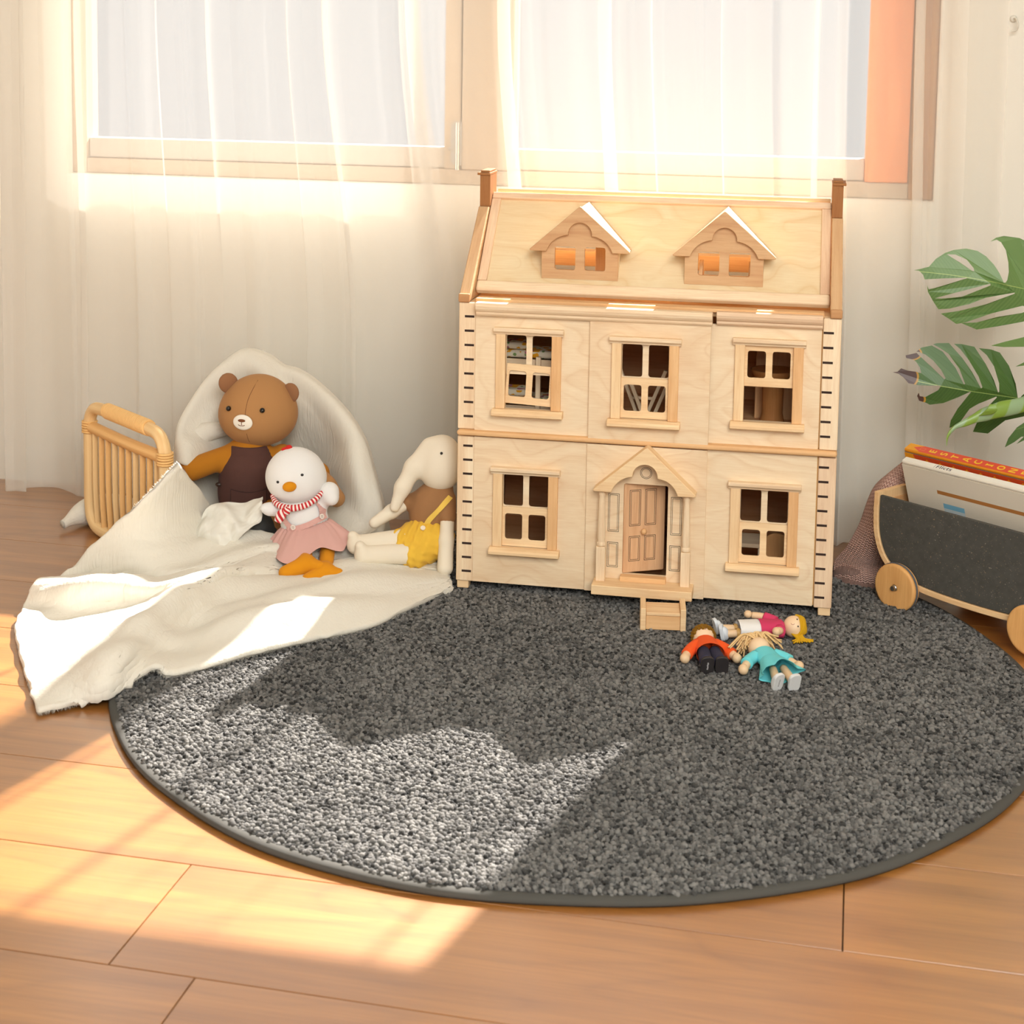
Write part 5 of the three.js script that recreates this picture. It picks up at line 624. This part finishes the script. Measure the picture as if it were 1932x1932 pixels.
{
  const PO = [1.03, 0, -2.62], t = thing('potted_monstera', 'monstera plant with split green leaves, one with withered brown tips', 'plant', PO), s2 = PO;
  const leafTex = (rib, tips, base, dark) => print_(512, 512, (x, w, h) => { x.fillStyle = base; x.fillRect(0, 0, w, h); for (let i = 0; i < 70; i++) { x.strokeStyle = i % 2 ? dark : 'rgba(190,215,150,0.16)'; x.globalAlpha = 0.35; x.lineWidth = 2 + 8 * hash(i, 2); x.beginPath(); const k = i / 70, px = rib(k)[0], py = rib(k)[1]; x.moveTo(px, py); x.quadraticCurveTo(px - 40, py + (i % 2 ? 120 : -120), px - 190, py + (i % 2 ? 300 : -260)); x.stroke(); } x.globalAlpha = 1; x.strokeStyle = 'rgba(185,205,120,0.8)'; x.lineWidth = 4; x.beginPath(); for (let k = 0; k <= 1; k += 0.05) x.lineTo(...rib(k)); x.stroke(); for (const [cx, cy, r] of tips) { x.fillStyle = '#b98a2c'; x.beginPath(); x.arc(cx, cy, r + 7, 0, 7); x.fill(); x.fillStyle = '#4c3026'; x.beginPath(); x.arc(cx, cy, r, 0, 7); x.fill(); } });
  const leafMat = (map, tr) => std({ map, roughness: 0.42, transmission: tr, thickness: 0, side: THREE.DoubleSide });
  const leaf = (pts, holes, z, bend, mat) => {
    const sh = poly(pts); holes.forEach((h) => { const p = new THREE.Path(); h.forEach((q, i) => (i ? p.lineTo(...q) : p.moveTo(...q))); p.closePath(); sh.holes.push(p); });
    const g = new THREE.ExtrudeGeometry(sh, { depth: 0.0007, bevelEnabled: false, steps: 1 }), P = g.attributes.position, uv = g.attributes.uv;
    let x0 = 9, x1 = -9, y0 = 9, y1 = -9; for (const [x, y] of pts) { x0 = Math.min(x0, x); x1 = Math.max(x1, x); y0 = Math.min(y0, y); y1 = Math.max(y1, y); }
    for (let i = 0; i < P.count; i++) { const x = P.getX(i), y = P.getY(i); uv.setXY(i, (x - x0) / (x1 - x0), (y - y0) / (y1 - y0)); P.setXYZ(i, x - s2[0], y, P.getZ(i) + z + bend(x, y) - s2[2]); }
    g.computeVertexNormals(); return mesh('leaf', g, mat, t);
  };
  const st = std({ color: 0x7d9a45, roughness: 0.5 });
  leaf(L1, [H1, H2], -2.50, (x, y) => 0.10 * (x - 0.75) + 0.35 * (y - 0.53) * (y > 0.53 ? -0.9 : 0.55) - 1.6 * (x - 0.75) ** 2, leafMat(leafTex((k) => [8 + 500 * k, 205 + 10 * k + 100 * k * k], [], '#6d8f4e', '#4a7034'), 0.18));  // upper leaf paler, lower one darker: the light they face put into their greens
  leaf(L2, [], -2.54, (x, y) => 0.06 * (x - 0.73) - 0.22 * Math.abs(y - 0.355) - 1.2 * (x - 0.73) ** 2, leafMat(leafTex((k) => [80 + 400 * k, 215 + 95 * k], [[0, 190, 82], [58, 62, 36], [66, 320, 44]], '#45682b', '#2f4f20'), 0.1));
  leaf(L3, [], -2.56, () => 0, leafMat(leafTex((k) => [500 * k, 250], [], '#6d8f48', '#4a7034'), 0.15)); leaf(L4, [], -2.52, () => 0, leafMat(leafTex((k) => [500 * k, 300 - 200 * k], [], '#52763a', '#3a5c28'), 0.15));
  const rel = (l) => l.map((p) => [p[0] - s2[0], p[1], p[2] - s2[2]]), yg = std({ map: print_(128, 64, (x, w, h) => { x.fillStyle = '#7c9a3a'; x.fillRect(0, 0, w, h); x.fillStyle = '#8ba57a'; for (let i = -2; i < 6; i++) { x.beginPath(); x.moveTo(i * 30, 0); x.lineTo(i * 30 + 16, 0); x.lineTo(i * 30 + 46, h); x.lineTo(i * 30 + 30, h); x.fill(); } }), roughness: 0.35 });
  mesh('rolled_young_leaf', vtube(rel([[0.693, 0.2765, -2.462], [0.695, 0.292, -2.463], [0.706, 0.305, -2.466], [0.72, 0.311, -2.468], [0.747, 0.323, -2.47], [0.78, 0.333, -2.475], [0.815, 0.340, -2.48], [0.871, 0.362, -2.49]]), [0.0007, 0.003, 0.0065, 0.011, 0.013, 0.012, 0.012, 0.008], 60, 14, 0.55), yg, t);
  mesh('leaf_curl', sheet(surf([rel([[0.742, 0.325, -2.462], [0.752, 0.338, -2.455], [0.757, 0.345, -2.458]]), rel([[0.762, 0.329, -2.458], [0.768, 0.338, -2.452], [0.765, 0.346, -2.455]])]), 10, 10, 0.0006), leafMat(leafTex((k) => [512 * k, 250], [], '#86a840', '#6c9336'), 0.2), t);
  for (const p of [[[0.852, 0.5, -2.5], [0.93, 0.44, -2.53], [1.01, 0.2, -2.61]], [[0.834, 0.334, -2.54], [0.92, 0.33, -2.57], [1.0, 0.18, -2.62]], [[0.865, 0.36, -2.49], [0.95, 0.35, -2.55], [1.02, 0.2, -2.63]], [[0.87, 0.42, -2.56], [0.97, 0.38, -2.58], [1.03, 0.2, -2.62]], [[0.86, 0.30, -2.52], [0.96, 0.29, -2.57], [1.04, 0.18, -2.61]]]) mesh('stalk', vtube(rel(p), [0.0028, 0.0035, 0.0045], 24, 10), st, t);
  mesh('pot', lathe([[0, 0.002], [0.085, 0.002], [0.09, 0.006], [0.112, 0.175], [0.115, 0.18], [0.112, 0.184], [0.106, 0.182], [0.102, 0.165], [0, 0.165]], 40), std({ color: 0xe8e2d6, roughness: 0.6 }), t); mesh('soil', lathe([[0, 0.172], [0.06, 0.17], [0.1025, 0.167]], 24), std({ color: 0x3b2b20, roughness: 1 }), t);
  const hook = mesh('wall_hook', merge([tube([[0, 0.012, 0.004], [0.003, 0.012, 0.016], [0.006, 0.002, 0.022], [0.004, -0.008, 0.018], [-0.004, -0.010, 0.016]], 0.0016, 20, 8), ell(0, 0.012, 0.003, 0.006, 0.006, 0.003, 16)]), std({ color: 0xd8d2c4, roughness: 0.5 })); hook.position.set(...(() => { const [x, z] = wl(0.885, 0.0); return [x, 0.944, z]; })()); hook.rotation.y = WY; hook.userData = { label: 'small pale curtain hook fixed to the wall above the plant', category: 'hook' };
}

// ---------------------------------------------------------------- toy furniture inside the dollhouse, seen through its windows
{
  const inH = (x, y, z) => { const c = Math.cos(HT), s = Math.sin(HT); return [HP[0] + x * c + z * s, y + HP[1] - HB, HP[2] - x * s + z * c]; };
  const toy = (n, l, c, x, y, z) => { const t = thing(n, l, c, inH(x, y, z), HT); return [t, part(t)]; };
  const floral = std({ roughness: 1, map: tex(128, 128, (u, v) => { const n = noise(u * 9, v * 9, 9, 9, 4), m = noise(u * 9, v * 9, 9, 9, 14); return n > 0.72 ? [0.9, 0.62, 0.1] : m > 0.72 ? [0.75, 0.45, 0.5] : n < 0.2 ? [0.5, 0.6, 0.35] : [0.93, 0.88, 0.78]; }) });
  { const [t, p] = toy('toy_bunk_bed', 'toy bunk bed with flowery quilts behind the upper window nearest the bear', 'toy bed', -0.19, 0.2817, -0.10);
    for (const x of [-0.066, 0.066]) for (const z of [-0.03, 0.03]) p('post', rbox(x - 0.004, x + 0.004, 0, 0.135, z - 0.004, z + 0.004, 0.0008, 1), M.pine1);
    p('post', rbox(0.006, 0.014, 0, 0.112, 0.034, 0.041, 0.0008, 1), M.pine1);
    for (const y of [0.014, 0.092]) { p('side_rail', rbox(-0.062, 0.062, y, y + 0.014, 0.027, 0.032, 0.0008), M.pine1); p('bed_base', rbox(-0.062, 0.062, y + 0.002, y + 0.006, -0.03, 0.027), M.pine1); p('quilt', uvBox(rbox(-0.06, 0.06, y + 0.014, y + 0.027, -0.028, 0.026, 0.006), 0, 12), floral); p('pillow', uvBox(rbox(-0.058, -0.012, y + 0.0275, y + 0.039, -0.02, 0.022, 0.0055), 0, 12), floral); } void t; }
  { const [, p] = toy('toy_step_ladder', 'toy folding ladder behind the upper middle window', 'toy ladder', -0.012, 0.2817, -0.09);
    for (const s of [-1, 1]) { p('ladder_rail', uvBox(new RoundedBoxGeometry(0.006, 0.1, 0.006, 1, 0.001).rotateZ(s * 0.38).translate(-s * 0.019, 0.048, 0)), M.pine1); p('ladder_rail', uvBox(new RoundedBoxGeometry(0.006, 0.08, 0.006, 1, 0.001).rotateZ(s * 0.38).translate(-s * 0.015 + 0.012, 0.038, 0.014)), M.pine1); } p('rung', rbox(-0.02, 0.02, 0.045, 0.05, -0.003, 0.003), M.pine1); p('rung', rbox(-0.03, 0.03, 0.02, 0.025, -0.003, 0.003), M.pine1); }
  { const [, p] = toy('toy_washstand', 'round toy washstand with white mirror behind the upper window nearest the plant', 'toy washstand', 0.197, 0.2817, -0.16);
    p('pedestal', uvBox(lathe([[0, 0], [0.024, 0], [0.02, 0.006], [0.017, 0.02], [0.018, 0.07], [0.034, 0.082], [0.037, 0.092], [0.033, 0.092], [0, 0.084]]), 1), wood(T.pine1, 0xd8a878)); p('backboard', rbox(-0.03, 0.034, 0, 0.17, -0.04, -0.034, 0.002, 1), M.inside); p('round_mirror', new THREE.CylinderGeometry(0.025, 0.025, 0.003, 32).rotateX(Math.PI / 2).translate(0.004, 0.142, -0.03), std({ color: 0xe9e2d4, roughness: 0.4 })); p('mirror_label', box(-0.004, 0.014, 0.132, 0.145, -0.029, -0.0283), std({ color: 0x4c4f54, roughness: 0.6 })); }
  { const [, p] = toy('toy_armchair', 'round-backed wooden toy chair behind the lower window nearest the cart', 'toy chair', 0.212, 0.0417, -0.09); const sh = new THREE.Shape(); sh.moveTo(-0.022, 0); sh.lineTo(0.022, 0); sh.lineTo(0.022, 0.055); sh.absarc(0, 0.055, 0.022, 0, Math.PI, false); p('chair_back', extr(sh, -0.003, 0.003, 0.0008, 1), wood(T.pine1, 0xd9b38a)); p('seat', rbox(-0.022, 0.022, 0.028, 0.034, -0.042, -0.0032), M.pine1); for (const x of [-0.018, 0.018]) p('leg', rbox(x - 0.003, x + 0.003, 0, 0.0278, -0.041, -0.035), M.pine1); }
  { const [, p] = toy('toy_table', 'low wooden toy table behind the lower window nearest the cart', 'toy table', 0.15, 0.0417, -0.13); p('table_top', rbox(-0.042, 0.042, 0.046, 0.053, -0.03, 0.03), M.pine1); for (const x of [-0.036, 0.036]) for (const z of [-0.024, 0.024]) p('leg', rbox(x - 0.004, x + 0.004, 0, 0.0458, z - 0.004, z + 0.004), M.pine1); }
  { const [, p] = toy('toy_wardrobe', 'orange wooden toy wardrobe inside the attic behind the dormer over the bear side', 'toy wardrobe', -0.085, 0.4892, -0.19); p('cabinet', rbox(-0.02, 0.02, 0, 0.095, -0.018, 0.012, 0.0015, 1), M.attic); p('door', rbox(-0.0185, -0.0008, 0.004, 0.09, 0.0122, 0.015, 0.001, 1), M.attic); p('door', rbox(0.0008, 0.0185, 0.004, 0.09, 0.0122, 0.015, 0.001, 1), M.attic); p('foot', rbox(-0.06, -0.03, 0, 0.02, -0.01, 0.02), M.attic); }
  { const [, p] = toy('toy_cradle', 'curved wooden toy cradle inside the attic behind the dormer over the door side', 'toy cradle', 0.11, 0.4892, -0.15); for (const x of [-0.035, 0.045]) { const sh = new THREE.Shape(); sh.moveTo(-0.022, 0.004); sh.quadraticCurveTo(0, -0.003, 0.022, 0.004); sh.lineTo(0.024, 0.04); sh.quadraticCurveTo(0, 0.085, -0.024, 0.04); p('end_board', extr(sh, -0.003, 0.003, 0.0006).rotateY(Math.PI / 2).translate(x, 0.001, 0), M.attic); } for (const z of [-0.0195, 0.0195]) p('side_board', rbox(-0.032, 0.042, 0.008, 0.036, z - 0.002, z + 0.002), M.attic); p('cradle_base', rbox(-0.032, 0.042, 0.0082, 0.0115, -0.0173, 0.0173), M.attic); }
}

// ---------------------------------------------------------------- draw
const renderer = new THREE.WebGLRenderer({ antialias: true });
renderer.toneMapping = THREE.LinearToneMapping; renderer.toneMappingExposure = EXPOSURE;
renderer.shadowMap.enabled = true; renderer.shadowMap.type = THREE.PCFSoftShadowMap;
renderer.render(scene, camera);
